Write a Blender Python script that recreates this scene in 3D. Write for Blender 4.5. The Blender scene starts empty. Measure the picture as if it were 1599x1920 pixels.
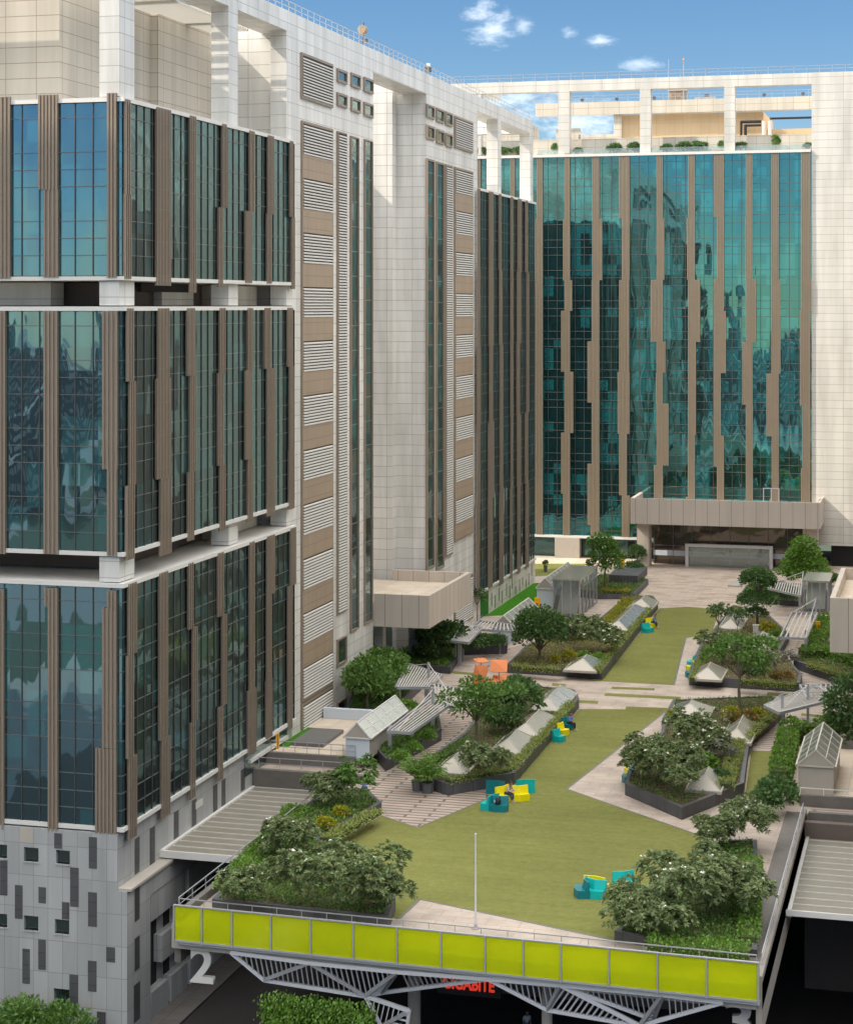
import bpy, bmesh, math, random
import numpy as np
from mathutils import Vector, Matrix
C = bpy.context.scene.collection
SC = bpy.context.scene
rad = math.radians

# ---------------------------------------------------------------- camera
YAW = rad(15.05); CS, SN = math.cos(YAW), math.sin(YAW)
CAMH, FPX, HOR, CX = 33.0, 3580.0, 573.0, 800.0      # metres, focal length / horizon / centre in photo pixels
cd = bpy.data.cameras.new('camera'); cam = bpy.data.objects.new('camera', cd); C.objects.link(cam)
cam.location = (0, 0, CAMH); cam.rotation_euler = (rad(90), 0, YAW)
cd.sensor_fit = 'HORIZONTAL'; cd.sensor_width = 36; cd.lens = 36*FPX/1599.0
cd.shift_y = -(960-HOR)/1599.0; cd.clip_start = 1; cd.clip_end = 20000
SC.camera = cam

# ---------------------------------------------------------------- world, sun, exposure
SUN_DIR = Vector((1.0, 0.42, -0.95)).normalized()       # the way the light travels
w = bpy.data.worlds.new('World'); SC.world = w; w.use_nodes = True
nt = w.node_tree; nt.nodes.clear()
def N(t, typ, **kw):
    n = t.nodes.new(typ)
    for k, v in kw.items():
        if k.startswith('i_'):
            key = k[2:]
            key = int(key) if key.isdigit() else key.replace('_', ' ')
            n.inputs[key].default_value = v
        else: setattr(n, k, v)
    return n
sky = N(nt, 'ShaderNodeTexSky', sky_type='NISHITA')
sky.sun_disc = False; sky.sun_elevation = math.asin(-SUN_DIR.z)
sky.sun_rotation = math.atan2(-SUN_DIR.x, -SUN_DIR.y)
sky.air_density = 1.0; sky.dust_density = 0.15; sky.ozone_density = 3.0; sky.altitude = 1500
tc = N(nt, 'ShaderNodeTexCoord')
mp = N(nt, 'ShaderNodeMapping'); mp.inputs['Scale'].default_value = (1, 1, 2.2)
nt.links.new(tc.outputs['Generated'], mp.inputs['Vector'])
cn = N(nt, 'ShaderNodeTexNoise', i_Scale=7.0, i_Detail=9.0, i_Roughness=0.58)
nt.links.new(mp.outputs[0], cn.inputs['Vector'])
sp = N(nt, 'ShaderNodeSeparateXYZ'); nt.links.new(tc.outputs['Generated'], sp.inputs[0])
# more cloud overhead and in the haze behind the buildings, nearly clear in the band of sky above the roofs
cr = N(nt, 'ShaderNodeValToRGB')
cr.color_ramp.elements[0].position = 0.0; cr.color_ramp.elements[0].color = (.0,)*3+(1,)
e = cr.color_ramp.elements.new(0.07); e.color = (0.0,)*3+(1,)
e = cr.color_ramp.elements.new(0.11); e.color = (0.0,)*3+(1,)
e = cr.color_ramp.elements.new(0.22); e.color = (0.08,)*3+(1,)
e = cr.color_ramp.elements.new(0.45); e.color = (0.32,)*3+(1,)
cr.color_ramp.elements[-1].position = 1.0; cr.color_ramp.elements[-1].color = (.40,)*3+(1,)  # overhead cloud is out of view, added bright and dense for soft fill
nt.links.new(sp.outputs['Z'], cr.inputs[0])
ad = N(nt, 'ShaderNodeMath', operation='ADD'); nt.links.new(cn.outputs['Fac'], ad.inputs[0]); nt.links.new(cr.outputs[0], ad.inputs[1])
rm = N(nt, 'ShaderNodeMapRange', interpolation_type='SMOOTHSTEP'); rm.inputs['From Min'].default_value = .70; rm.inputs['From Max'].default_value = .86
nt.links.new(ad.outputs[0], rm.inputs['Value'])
hs = N(nt, 'ShaderNodeHueSaturation'); hs.inputs['Saturation'].default_value = 1.2; hs.inputs['Value'].default_value = 0.50
nt.links.new(sky.outputs[0], hs.inputs['Color'])
def dirvec(px, py):
    x, y, z = (px-CX)/FPX, 1.0, (HOR-py)/FPX; v = Vector((x*CS - y*SN, x*SN + y*CS, z)); return v.normalized()
cloud = rm.outputs[0]
cn2 = N(nt, 'ShaderNodeTexNoise', i_Scale=85.0, i_Detail=8.0, i_Roughness=0.68); nt.links.new(mp.outputs[0], cn2.inputs['Vector'])
for px_, py_, rx_, rz_, k_ in ((905, 24, .009, .008, .27), (925, 52, .013, .010, .28), (981, 47, .006, .006, .18), (1126, 76, .011, .003, .25), (1198, 119, .011, .004, .20), (1068, 62, .005, .003, .2), (960, 190, .03, .010, .25), (1090, 232, .03, .014, .25)):
    d0 = dirvec(px_, py_)
    s1 = N(nt, 'ShaderNodeVectorMath', operation='SUBTRACT'); nt.links.new(tc.outputs['Generated'], s1.inputs[0]); s1.inputs[1].default_value = d0
    s2 = N(nt, 'ShaderNodeVectorMath', operation='MULTIPLY'); nt.links.new(s1.outputs[0], s2.inputs[0]); s2.inputs[1].default_value = (1/rx_, 1/rx_, 1/rz_)
    s3 = N(nt, 'ShaderNodeVectorMath', operation='LENGTH'); nt.links.new(s2.outputs[0], s3.inputs[0])
    s4 = N(nt, 'ShaderNodeMath', operation='SUBTRACT'); nt.links.new(cn2.outputs['Fac'], s4.inputs[0])
    s5 = N(nt, 'ShaderNodeMath', operation='MULTIPLY'); nt.links.new(s3.outputs['Value'], s5.inputs[0]); s5.inputs[1].default_value = .36; nt.links.new(s5.outputs[0], s4.inputs[1])
    s6 = N(nt, 'ShaderNodeMapRange', interpolation_type='SMOOTHSTEP'); s6.inputs['From Min'].default_value = .08; s6.inputs['From Max'].default_value = .62; s6.inputs['To Max'].default_value = k_
    nt.links.new(s4.outputs[0], s6.inputs['Value'])
    s7 = N(nt, 'ShaderNodeMath', operation='MAXIMUM'); nt.links.new(cloud, s7.inputs[0]); nt.links.new(s6.outputs[0], s7.inputs[1]); cloud = s7.outputs[0]
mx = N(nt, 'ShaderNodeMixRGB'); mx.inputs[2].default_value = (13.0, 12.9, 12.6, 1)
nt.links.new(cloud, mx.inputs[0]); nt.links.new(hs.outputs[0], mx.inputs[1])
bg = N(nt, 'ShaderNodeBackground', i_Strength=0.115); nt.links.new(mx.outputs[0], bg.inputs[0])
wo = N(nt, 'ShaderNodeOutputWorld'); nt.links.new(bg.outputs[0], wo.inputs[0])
sl = bpy.data.lights.new('sun', 'SUN'); sl.energy = 2.6; sl.angle = rad(0.6); sl.color = (1, .9, .76)
so = bpy.data.objects.new('sun', sl); C.objects.link(so); so.location = (-200, -80, 200)
so.rotation_euler = SUN_DIR.to_track_quat('-Z', 'Y').to_euler()
SC.view_settings.view_transform = 'Standard'; SC.view_settings.look = 'None'
SC.view_settings.exposure = 1.05; SC.view_settings.gamma = 1.0
SC.cycles.use_denoising = True
SC.cycles.max_bounces = 8; SC.cycles.glossy_bounces = 4; SC.cycles.diffuse_bounces = 4; SC.cycles.transparent_max_bounces = 8
SC.cycles.sample_clamp_indirect = 6; SC.cycles.caustics_reflective = False; SC.cycles.caustics_refractive = False

# ---------------------------------------------------------------- photo pixel -> place (survey helpers)
def onZ(px, py, Z=0.0):
    z = FPX*(CAMH-Z)/(py-HOR); x = (px-CX)/FPX*z
    return (x*CS - z*SN, x*SN + z*CS)
def onX(px, py, X):
    s = (px-CX)/FPX; z = X/(s*CS - SN)
    return (z*(s*SN+CS), CAMH-(py-HOR)/FPX*z)
def onY(px, py, Y):
    s = (px-CX)/FPX; z = Y/(s*SN + CS)
    return (z*(s*CS-SN), CAMH-(py-HOR)/FPX*z)
def poly(*pp, Z=0.0): return [onZ(a, b, Z) for a, b in pp]

# ---------------------------------------------------------------- mesh helpers
class MB:
    def __init__(s): s.v = []; s.f = []
    def face(s, pts):
        b = len(s.v); s.v += [tuple(p) for p in pts]; s.f.append(list(range(b, b+len(pts)))); return s
    def box(s, x0, y0, z0, x1, y1, z1):
        x0, x1 = min(x0, x1), max(x0, x1); y0, y1 = min(y0, y1), max(y0, y1); z0, z1 = min(z0, z1), max(z0, z1)
        b = len(s.v)
        s.v += [(x0,y0,z0),(x1,y0,z0),(x1,y1,z0),(x0,y1,z0),(x0,y0,z1),(x1,y0,z1),(x1,y1,z1),(x0,y1,z1)]
        s.f += [[b+i for i in q] for q in ((3,2,1,0),(4,5,6,7),(0,1,5,4),(1,2,6,5),(2,3,7,6),(3,0,4,7))]
        return s
    def prism(s, pts, z0, z1, cap=True):
        n = len(pts); b = len(s.v)
        a = sum(pts[i][0]*pts[(i+1)%n][1]-pts[(i+1)%n][0]*pts[i][1] for i in range(n))
        if a < 0: pts = pts[::-1]
        s.v += [(x, y, z0) for x, y in pts] + [(x, y, z1) for x, y in pts]
        for i in range(n):
            j = (i+1) % n; s.f.append([b+i, b+j, b+n+j, b+n+i])
        if cap: s.f.append([b+i for i in range(n)][::-1]); s.f.append([b+n+i for i in range(n)])
        return s
    def beam(s, p, q, wd, h=None):
        h = h or wd; p, q = Vector(p), Vector(q); d = (q-p)
        if d.length < 1e-6: return s
        d.normalize(); up = Vector((0,0,1)) if abs(d.z) < .95 else Vector((0,1,0))
        a = d.cross(up).normalized()*wd/2; c = a.cross(d).normalized()*h/2; b = len(s.v)
        for o in (p, q):
            s.v += [tuple(o+a*i+c*j) for i, j in ((-1,-1),(1,-1),(1,1),(-1,1))]
        s.f += [[b+i for i in r] for r in ((0,1,2,3),(7,6,5,4),(0,4,5,1),(1,5,6,2),(2,6,7,3),(3,7,4,0))]
        return s
    def tube(s, p, q, r0, r1=None, n=10, cap=True):
        r1 = r0 if r1 is None else r1; p, q = Vector(p), Vector(q); d = (q-p).normalized()
        up = Vector((0,0,1)) if abs(d.z) < .95 else Vector((1,0,0))
        a = d.cross(up).normalized(); c = d.cross(a).normalized(); b = len(s.v)
        for o, r in ((p, r0), (q, r1)):
            for i in range(n):
                t = 2*math.pi*i/n; s.v.append(tuple(o+a*(r*math.cos(t))+c*(r*math.sin(t))))
        for i in range(n):
            j = (i+1) % n; s.f.append([b+i, b+n+i, b+n+j, b+j])
        if cap: s.f.append([b+i for i in range(n)]); s.f.append([b+n+i for i in range(n)][::-1])
        return s
    def lathe(s, prof, cx=0, cy=0, n=14):
        b = len(s.v); m = len(prof)
        for r, z in prof:
            for i in range(n):
                t = 2*math.pi*i/n; s.v.append((cx+r*math.cos(t), cy+r*math.sin(t), z))
        for k in range(m-1):
            for i in range(n):
                j = (i+1) % n; s.f.append([b+k*n+i, b+k*n+j, b+(k+1)*n+j, b+(k+1)*n+i])
        s.f.append([b+i for i in range(n)][::-1]); s.f.append([b+(m-1)*n+i for i in range(n)])
        return s
    def build(s, name, mat, parent=None, loc=None, smooth=False, bevel=0):
        """world coordinates in, one linked mesh object out (mesh kept relative to its parent's or its own base)"""
        o0 = Vector(parent_loc(parent)) if parent else Vector(loc or (0, 0, 0))
        me = bpy.data.meshes.new(name)
        me.from_pydata([(x-o0.x, y-o0.y, z-o0.z) for x, y, z in s.v], [], s.f)
        bm = bmesh.new(); bm.from_mesh(me)
        bmesh.ops.recalc_face_normals(bm, faces=bm.faces)
        if bevel: bmesh.ops.bevel(bm, geom=bm.edges[:], offset=bevel, segments=1, affect='EDGES', clamp_overlap=True)
        bm.to_mesh(me); bm.free(); me.update()
        if mat: me.materials.append(mat)
        if smooth:
            for p in me.polygons: p.use_smooth = True
        o = bpy.data.objects.new(name, me); C.objects.link(o)
        if parent: o.parent = parent
        else: o.location = o0
        return o
def parent_loc(o):
    l = Vector(o.location)
    while o.parent: o = o.parent; l += Vector(o.location)
    return l
def thing(name, label, cat, loc=(0,0,0), rz=0, group=None):
    o = bpy.data.objects.new(name, None); C.objects.link(o); o.location = loc; o.rotation_euler = (0,0,rz)
    o.empty_display_size = .3
    return tag(o, label, cat, group)
def tag(o, label, cat, group=None):
    o['label'] = label; o['category'] = cat
    if group: o['group'] = group
    return o
def struct(o, kind='structure'): o['kind'] = kind; return o
def dup(root, loc, rz=0, label=None, scale=None):
    r = root.copy(); C.objects.link(r); r.location = loc; r.rotation_euler = (0,0,rz)
    if scale is not None: r.scale = (scale,)*3 if not hasattr(scale, '__len__') else scale
    if label: r['label'] = label
    for ch in list(root.children):
        c = ch.copy(); C.objects.link(c); c.parent = r
        for g in list(ch.children):
            d = g.copy(); C.objects.link(d); d.parent = c
    return r

# ---------------------------------------------------------------- materials
def newmat(name):
    m = bpy.data.materials.new(name); m.use_nodes = True
    t = m.node_tree; b = t.nodes['Principled BSDF']; return m, t, b
def mth(t, op, a, b=None):
    n = t.nodes.new('ShaderNodeMath'); n.operation = op
    for i, x in enumerate((a, b)):
        if x is None: continue
        if isinstance(x, (int, float)): n.inputs[i].default_value = x
        else: t.links.new(x, n.inputs[i])
    return n.outputs[0]
def mixc(t, f, a, b):
    n = t.nodes.new('ShaderNodeMixRGB')
    for i, x in enumerate((f, a, b)):
        if isinstance(x, (int, float)): n.inputs[i].default_value = x
        elif isinstance(x, tuple): n.inputs[i].default_value = x if len(x) == 4 else x+(1,)
        else: t.links.new(x, n.inputs[i])
    return n.outputs[0]
def noise(t, vec, scale, detail=3, rough=.55):
    n = N(t, 'ShaderNodeTexNoise', i_Scale=scale, i_Detail=detail, i_Roughness=rough)
    t.links.new(vec, n.inputs['Vector']); return n.outputs['Fac']
def plain(name, col, rough=.6, var=.12, scale=1.5, metal=0., bump=0., spec=.5, dirt=None):
    m, t, b = newmat(name)
    tcn = t.nodes.new('ShaderNodeTexCoord'); f = noise(t, tcn.outputs['Object'], scale, 5)
    g = noise(t, tcn.outputs['Object'], scale*9, 3)
    f = mth(t, 'ADD', mth(t, 'MULTIPLY', f, .65), mth(t, 'MULTIPLY', g, .35))
    lo = tuple(c*(1-var*1.6) for c in col); hi = tuple(min(1, c*(1+var*1.4)) for c in col)
    t.links.new(mixc(t, f, lo, hi), b.inputs['Base Color'])
    b.inputs['Roughness'].default_value = rough; b.inputs['Metallic'].default_value = metal
    b.inputs['Specular IOR Level'].default_value = spec
    if bump:
        bn = t.nodes.new('ShaderNodeBump'); bn.inputs['Strength'].default_value = bump; bn.inputs['Distance'].default_value = .03
        t.links.new(g, bn.inputs['Height']); t.links.new(bn.outputs[0], b.inputs['Normal'])
    return m
def uvw(t, floor=False):
    """u runs along the face, v up it (or x, y on floors)"""
    tcn = t.nodes.new('ShaderNodeTexCoord'); s = t.nodes.new('ShaderNodeSeparateXYZ'); t.links.new(tcn.outputs['Object'], s.inputs[0])
    if floor: return s.outputs['X'], s.outputs['Y'], tcn.outputs['Object']
    g = t.nodes.new('ShaderNodeNewGeometry'); n = t.nodes.new('ShaderNodeSeparateXYZ'); t.links.new(g.outputs['True Normal'], n.inputs[0])
    isx = mth(t, 'GREATER_THAN', mth(t, 'ABSOLUTE', n.outputs['X']), .6)
    isz = mth(t, 'GREATER_THAN', mth(t, 'ABSOLUTE', n.outputs['Z']), .6)
    u = mth(t, 'ADD', mth(t, 'MULTIPLY', s.outputs['Y'], isx), mth(t, 'MULTIPLY', s.outputs['X'], mth(t, 'SUBTRACT', 1, isx)))
    v = mth(t, 'ADD', mth(t, 'MULTIPLY', s.outputs['Y'], isz), mth(t, 'MULTIPLY', s.outputs['Z'], mth(t, 'SUBTRACT', 1, isz)))
    return u, v, tcn.outputs['Object']
def cell(t, u, v, pu, pv, jw, off=0.):
    """-> joint mask, per-tile random"""
    vv = mth(t, 'DIVIDE', v, pv); fv = mth(t, 'FLOOR', vv)
    uu = mth(t, 'DIVIDE', u, pu)
    if off: uu = mth(t, 'ADD', uu, mth(t, 'MULTIPLY', mth(t, 'MODULO', mth(t, 'ABSOLUTE', fv), 2), off))
    fu = mth(t, 'FLOOR', uu)
    ju = mth(t, 'LESS_THAN', mth(t, 'FRACT', uu), jw/pu); jv = mth(t, 'LESS_THAN', mth(t, 'FRACT', vv), jw/pv)
    cb = t.nodes.new('ShaderNodeCombineXYZ'); t.links.new(fu, cb.inputs[0]); t.links.new(fv, cb.inputs[1])
    wn = t.nodes.new('ShaderNodeTexWhiteNoise'); wn.noise_dimensions = '2D'; t.links.new(cb.outputs[0], wn.inputs['Vector'])
    return mth(t, 'MAXIMUM', ju, jv), wn, (fu, fv)
def tile(name, col, joint, pu, pv, jw=.05, var=.06, rough=.45, floor=False, off=0., accent=None, acc_p=0., stain=.12):
    m, t, b = newmat(name); u, v, obj = uvw(t, floor)
    mask, wn, _ = cell(t, u, v, pu, pv, jw, off)
    c = mixc(t, wn.outputs['Value'], tuple(x*(1-var) for x in col), tuple(min(1, x*(1+var)) for x in col))
    if accent: c = mixc(t, mth(t, 'LESS_THAN', wn.outputs['Value'], acc_p), c, accent)
    # streaky weathering running down the wall / patchy wear on floors
    mpn = t.nodes.new('ShaderNodeMapping'); mpn.inputs['Scale'].default_value = (1, 1, 1) if floor else (1.2, 1.2, .12)
    t.links.new(obj, mpn.inputs[0]); st = noise(t, mpn.outputs[0], .55, 6, .6)
    mr = t.nodes.new('ShaderNodeMapRange'); mr.inputs['From Min'].default_value = .38; mr.inputs['From Max'].default_value = .75
    mr.inputs['To Min'].default_value = 1.03; mr.inputs['To Max'].default_value = 1-stain*1.7; t.links.new(st, mr.inputs[0])
    vm = t.nodes.new('ShaderNodeVectorMath'); vm.operation = 'SCALE'; t.links.new(c, vm.inputs[0]); t.links.new(mr.outputs[0], vm.inputs['Scale'])
    c = mixc(t, mask, vm.outputs[0], joint)
    t.links.new(c, b.inputs['Base Color']); b.inputs['Roughness'].default_value = rough
    return m
def glass(name, tint, dark, lit, lit_p, pu=1.15, pv=1.37, wob=.012, wave=.02, base=.3, vs=.28):
    """coated curtain-wall glass: tinted mirror over a dark office, some panes with blinds down; every pane sits a hair out of true"""
    m, t, b = newmat(name); u, v, obj = uvw(t)
    mask, wn, (fu, fv) = cell(t, u, v, pu, pv, .0)
    cb = t.nodes.new('ShaderNodeCombineXYZ'); t.links.new(mth(t, 'FLOOR', mth(t, 'DIVIDE', u, pu*3)), cb.inputs[0]); t.links.new(mth(t, 'FLOOR', mth(t, 'DIVIDE', v, 4.1)), cb.inputs[1])
    w2 = t.nodes.new('ShaderNodeTexWhiteNoise'); w2.noise_dimensions = '2D'; t.links.new(cb.outputs[0], w2.inputs['Vector'])
    r = mth(t, 'ADD', mth(t, 'MULTIPLY', wn.outputs['Value'], .45), mth(t, 'MULTIPLY', w2.outputs['Value'], .55))
    isl = mth(t, 'LESS_THAN', r, lit_p)
    t.links.new(mixc(t, isl, dark, lit), b.inputs['Base Color']); b.inputs['Roughness'].default_value = .3
    g = t.nodes.new('ShaderNodeNewGeometry')
    v1 = t.nodes.new('ShaderNodeVectorMath'); v1.operation = 'SUBTRACT'; t.links.new(wn.outputs['Color'], v1.inputs[0]); v1.inputs[1].default_value = (.5,)*3
    v2 = t.nodes.new('ShaderNodeVectorMath'); v2.operation = 'SCALE'; t.links.new(v1.outputs[0], v2.inputs[0]); v2.inputs['Scale'].default_value = wob
    mpn = t.nodes.new('ShaderNodeMapping'); mpn.inputs['Scale'].default_value = (.9, .9, vs); t.links.new(obj, mpn.inputs[0])
    nn = N(t, 'ShaderNodeTexNoise', i_Scale=.8, i_Detail=1.5); t.links.new(mpn.outputs[0], nn.inputs['Vector'])
    v3 = t.nodes.new('ShaderNodeVectorMath'); v3.operation = 'SUBTRACT'; t.links.new(nn.outputs['Color'], v3.inputs[0]); v3.inputs[1].default_value = (.5,)*3
    v4 = t.nodes.new('ShaderNodeVectorMath'); v4.operation = 'SCALE'; t.links.new(v3.outputs[0], v4.inputs[0]); v4.inputs['Scale'].default_value = wave
    a1 = t.nodes.new('ShaderNodeVectorMath'); t.links.new(g.outputs['Normal'], a1.inputs[0]); t.links.new(v2.outputs[0], a1.inputs[1])
    a2 = t.nodes.new('ShaderNodeVectorMath'); t.links.new(a1.outputs[0], a2.inputs[0]); t.links.new(v4.outputs[0], a2.inputs[1])
    a3 = t.nodes.new('ShaderNodeVectorMath'); a3.operation = 'NORMALIZE'; t.links.new(a2.outputs[0], a3.inputs[0])
    gl = N(t, 'ShaderNodeBsdfGlossy'); gl.inputs['Roughness'].default_value = .015; gl.inputs['Color'].default_value = tint+(1,)
    t.links.new(a3.outputs[0], gl.inputs['Normal'])
    fr = N(t, 'ShaderNodeFresnel', i_IOR=1.5)
    fac = mth(t, 'MINIMUM', mth(t, 'ADD', mth(t, 'MULTIPLY', fr.outputs[0], .9), base), 1)
    ms = t.nodes.new('ShaderNodeMixShader'); t.links.new(fac, ms.inputs[0]); t.links.new(b.outputs[0], ms.inputs[1]); t.links.new(gl.outputs[0], ms.inputs[2])
    t.links.new(ms.outputs[0], t.nodes['Material Output'].inputs[0])
    return m
def clear(name, tint, trans=.55, refl=.12, rough=.02):
    m, t, b = newmat(name)
    tr = N(t, 'ShaderNodeBsdfTransparent'); tr.inputs[0].default_value = tint+(1,)
    b.inputs['Base Color'].default_value = tuple(c*.8 for c in tint)+(1,); b.inputs['Roughness'].default_value = .35
    m1 = t.nodes.new('ShaderNodeMixShader'); m1.inputs[0].default_value = trans
    t.links.new(b.outputs[0], m1.inputs[1]); t.links.new(tr.outputs[0], m1.inputs[2])
    gl = N(t, 'ShaderNodeBsdfGlossy'); gl.inputs['Roughness'].default_value = rough; gl.inputs['Color'].default_value = (.9, .95, .95, 1)
    fr = N(t, 'ShaderNodeFresnel', i_IOR=1.45)
    m2 = t.nodes.new('ShaderNodeMixShader'); t.links.new(mth(t, 'ADD', fr.outputs[0], refl), m2.inputs[0])
    t.links.new(m1.outputs[0], m2.inputs[1]); t.links.new(gl.outputs[0], m2.inputs[2])
    t.links.new(m2.outputs[0], t.nodes['Material Output'].inputs[0]); return m
def leafmat(name, c1, c2, rough=.45, odd=None, odd_p=0):
    m, t, b = newmat(name); g = t.nodes.new('ShaderNodeNewGeometry')
    c = mixc(t, g.outputs['Random Per Island'], c1, c2)
    oi = t.nodes.new('ShaderNodeObjectInfo')
    c = mixc(t, mth(t, 'MULTIPLY', oi.outputs['Random'], .35), c, tuple(x*.6 for x in c2))
    if odd: c = mixc(t, mth(t, 'GREATER_THAN', g.outputs['Random Per Island'], 1-odd_p), c, odd)
    t.links.new(c, b.inputs['Base Color']); b.inputs['Roughness'].default_value = rough; b.inputs['Specular IOR Level'].default_value = .35
    tl = N(t, 'ShaderNodeBsdfTranslucent'); t.links.new(c, tl.inputs[0])
    ms = t.nodes.new('ShaderNodeMixShader'); ms.inputs[0].default_value = .3
    t.links.new(b.outputs[0], ms.inputs[1]); t.links.new(tl.outputs[0], ms.inputs[2])
    t.links.new(ms.outputs[0], t.nodes['Material Output'].inputs[0]); return m
def turfmat(name, col):
    m, t, b = newmat(name); tcn = t.nodes.new('ShaderNodeTexCoord'); o = tcn.outputs['Object']
    f = noise(t, o, .12, 5, .6); g = noise(t, o, 2.2, 5, .7); h = noise(t, o, 22, 2)
    mpn = t.nodes.new('ShaderNodeMapping'); mpn.inputs['Scale'].default_value = (.05, 1.0, 1); t.links.new(o, mpn.inputs[0])
    st = noise(t, mpn.outputs[0], 1.3, 3)
    k = mth(t, 'ADD', mth(t, 'MULTIPLY', f, .3), mth(t, 'ADD', mth(t, 'MULTIPLY', g, .3), mth(t, 'ADD', mth(t, 'MULTIPLY', h, .25), mth(t, 'MULTIPLY', st, .15))))
    mr = t.nodes.new('ShaderNodeMapRange'); mr.inputs['From Min'].default_value = .35; mr.inputs['From Max'].default_value = .65; t.links.new(k, mr.inputs[0])
    t.links.new(mixc(t, mr.outputs[0], tuple(c*.62 for c in col), tuple(c*1.32 for c in col)), b.inputs['Base Color'])
    b.inputs['Roughness'].default_value = .9; b.inputs['Specular IOR Level'].default_value = .1
    bn = t.nodes.new('ShaderNodeBump'); bn.inputs['Strength'].default_value = .5; bn.inputs['Distance'].default_value = .04
    t.links.new(h, bn.inputs['Height']); t.links.new(bn.outputs[0], b.inputs['Normal']); return m
M = {}
M['white'] = tile('white_cladding', (.75, .735, .70), (.36, .33, .29), 2.1, .98, .04, .045, .4, stain=.17)
M['cream'] = tile('cream_cladding', (.60, .55, .47), (.34, .27, .20), 2.1, .98, .05, .035, .5)
M['farwhite'] = tile('far_cladding', (.68, .65, .59), (.40, .35, .28), 4.4, 1.0, .05, .04, .45, stain=.15)
M['stone'] = tile('grey_stone_cladding', (.40, .405, .40), (.24, .24, .24), .95, 1.9, .035, .10, .6, accent=(.47, .43, .36), acc_p=.012)
M['ledge'] = plain('white_ledge', (.72, .70, .66), .5, .06, .8)
M['tan'] = tile('tan_panel', (.34, .26, .185), (.16, .12, .09), 2.1, .9, .03, .03, .5, stain=.05)
M['bronze'] = plain('bronze_metal', (.30, .24, .185), .45, .1, .6, .25)
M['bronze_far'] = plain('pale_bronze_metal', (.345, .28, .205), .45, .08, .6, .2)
M['slatgap'] = plain('dark_metal', (.11, .10, .09), .6)
M['louvre'] = plain('white_louvre', (.62, .60, .56), .5, .05)
M['mullion'] = plain('mullion_metal', (.10, .10, .095), .4, .05, 1, .4)
M['mullion_l'] = plain('pale_transom_metal', (.15, .155, .15), .4, .05, 1, .4)
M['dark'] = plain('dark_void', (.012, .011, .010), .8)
M['brownvoid'] = plain('brown_render', (.135, .105, .09), .8, .15, .5)
M['soffit'] = plain('grey_soffit', (.17, .165, .16), .8, .1, .4)
M['glass'] = glass('teal_glass', (.31, .57, .56), (.004, .012, .014), (.010, .045, .05), .36, base=.13, wave=.06)
M['glassfront'] = glass('sky_tinted_glass', (.33, .57, .69), (.006, .020, .026), (.010, .080, .09), .40, base=.38, wave=.045, wob=.010)  # copy of the court-side glass, sky reflection put into its bluer tint
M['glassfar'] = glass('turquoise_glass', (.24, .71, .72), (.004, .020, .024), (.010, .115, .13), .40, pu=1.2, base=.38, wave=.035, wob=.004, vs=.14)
M['winglass'] = glass('window_glass', (.5, .7, .7), (.01, .018, .018), (.03, .05, .05), .2, base=.25)
M['lobby'] = glass('lobby_glass', (.42, .36, .30), (.035, .024, .017), (.13, .075, .035), .25, pu=2.4, base=.2)
M['clear'] = clear('clear_glass', (.88, .95, .93), .86, .05)
M['roofglass'] = clear('skylight_glass', (.47, .45, .36), .22, .015, .25)
M['concrete'] = plain('stained_concrete', (.16, .145, .13), .8, .35, .35, bump=.3)
M['paleconc'] = plain('pale_concrete', (.42, .38, .33), .8, .15, .5)
M['granite'] = tile('dark_granite', (.085, .085, .09), (.03, .03, .03), 1.2, .82, .03, .12, .55, stain=.2)
M['granite_cap'] = plain('granite_cap', (.14, .135, .13), .5, .15, .8)
M['paving'] = tile('pink_paving', (.50, .41, .34), (.33, .26, .21), 1.8, .9, .04, .07, .7, True, .5, (.44, .36, .30), .18, .20)
M['entrypav'] = tile('entrance_paving', (.52, .42, .34), (.34, .26, .20), 1.6, .8, .05, .08, .7, True, .5, (.43, .33, .26), .2, .14)
M['palepav'] = tile('pale_paving', (.62, .52, .41), (.42, .34, .27), 1.5, 1.5, .04, .05, .7, True)
M['boards'] = tile('striped_paving', (.47, .375, .31), (.16, .125, .10), 4.0, .62, .2, .08, .7, True, .37)
M['asphalt'] = plain('asphalt', (.030, .026, .025), .85, .25, .5, bump=.4)
M['kerb'] = tile('pavement', (.15, .135, .125), (.08, .07, .065), 1.2, 1.2, .04, .1, .8, True)
M['turf'] = turfmat('olive_turf', (.195, .200, .060))
M['bright'] = turfmat('bright_turf', (.05, .19, .012))
M['soil'] = plain('soil', (.10, .06, .035), .95, .3, 2, bump=.5)
M['steel'] = plain('grey_steel', (.42, .42, .44), .4, .06, 1, .3)
M['whitesteel'] = plain('white_steel', (.60, .60, .62), .45, .06, 1)
M['bluewhite'] = plain('white_render', (.60, .66, .72), .6, .06, .8)
M['slat'] = plain('pergola_slat', (.50, .47, .44), .55, .12, 1.2)
M['teal'] = plain('teal_plastic', (.0, .42, .40), .4, .05, 1)
M['dteal'] = plain('dark_teal_plastic', (.0, .17, .20), .4, .05, 1)
M['yellow'] = plain('yellow_plastic', (.80, .68, .0), .4, .04, 1)
M['orange'] = plain('orange_canvas', (.72, .23, .08), .7, .08, 2)
M['orange2'] = plain('orange_plastic', (.95, .30, .02), .4, .04, 2)
M['bark'] = plain('bark', (.16, .125, .095), .9, .3, 3, bump=.5)
M['leaf'] = leafmat('plumeria_leaf', (.09, .15, .048), (.29, .345, .15), odd=(.38, .34, .12), odd_p=.02)
M['leaf_dk'] = leafmat('dark_leaf', (.040, .110, .030), (.14, .24, .070))
M['leaf_md'] = leafmat('mid_leaf', (.07, .17, .03), (.19, .32, .07))
M['leaf_br'] = leafmat('bright_leaf', (.09, .23, .02), (.22, .36, .06))
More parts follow.
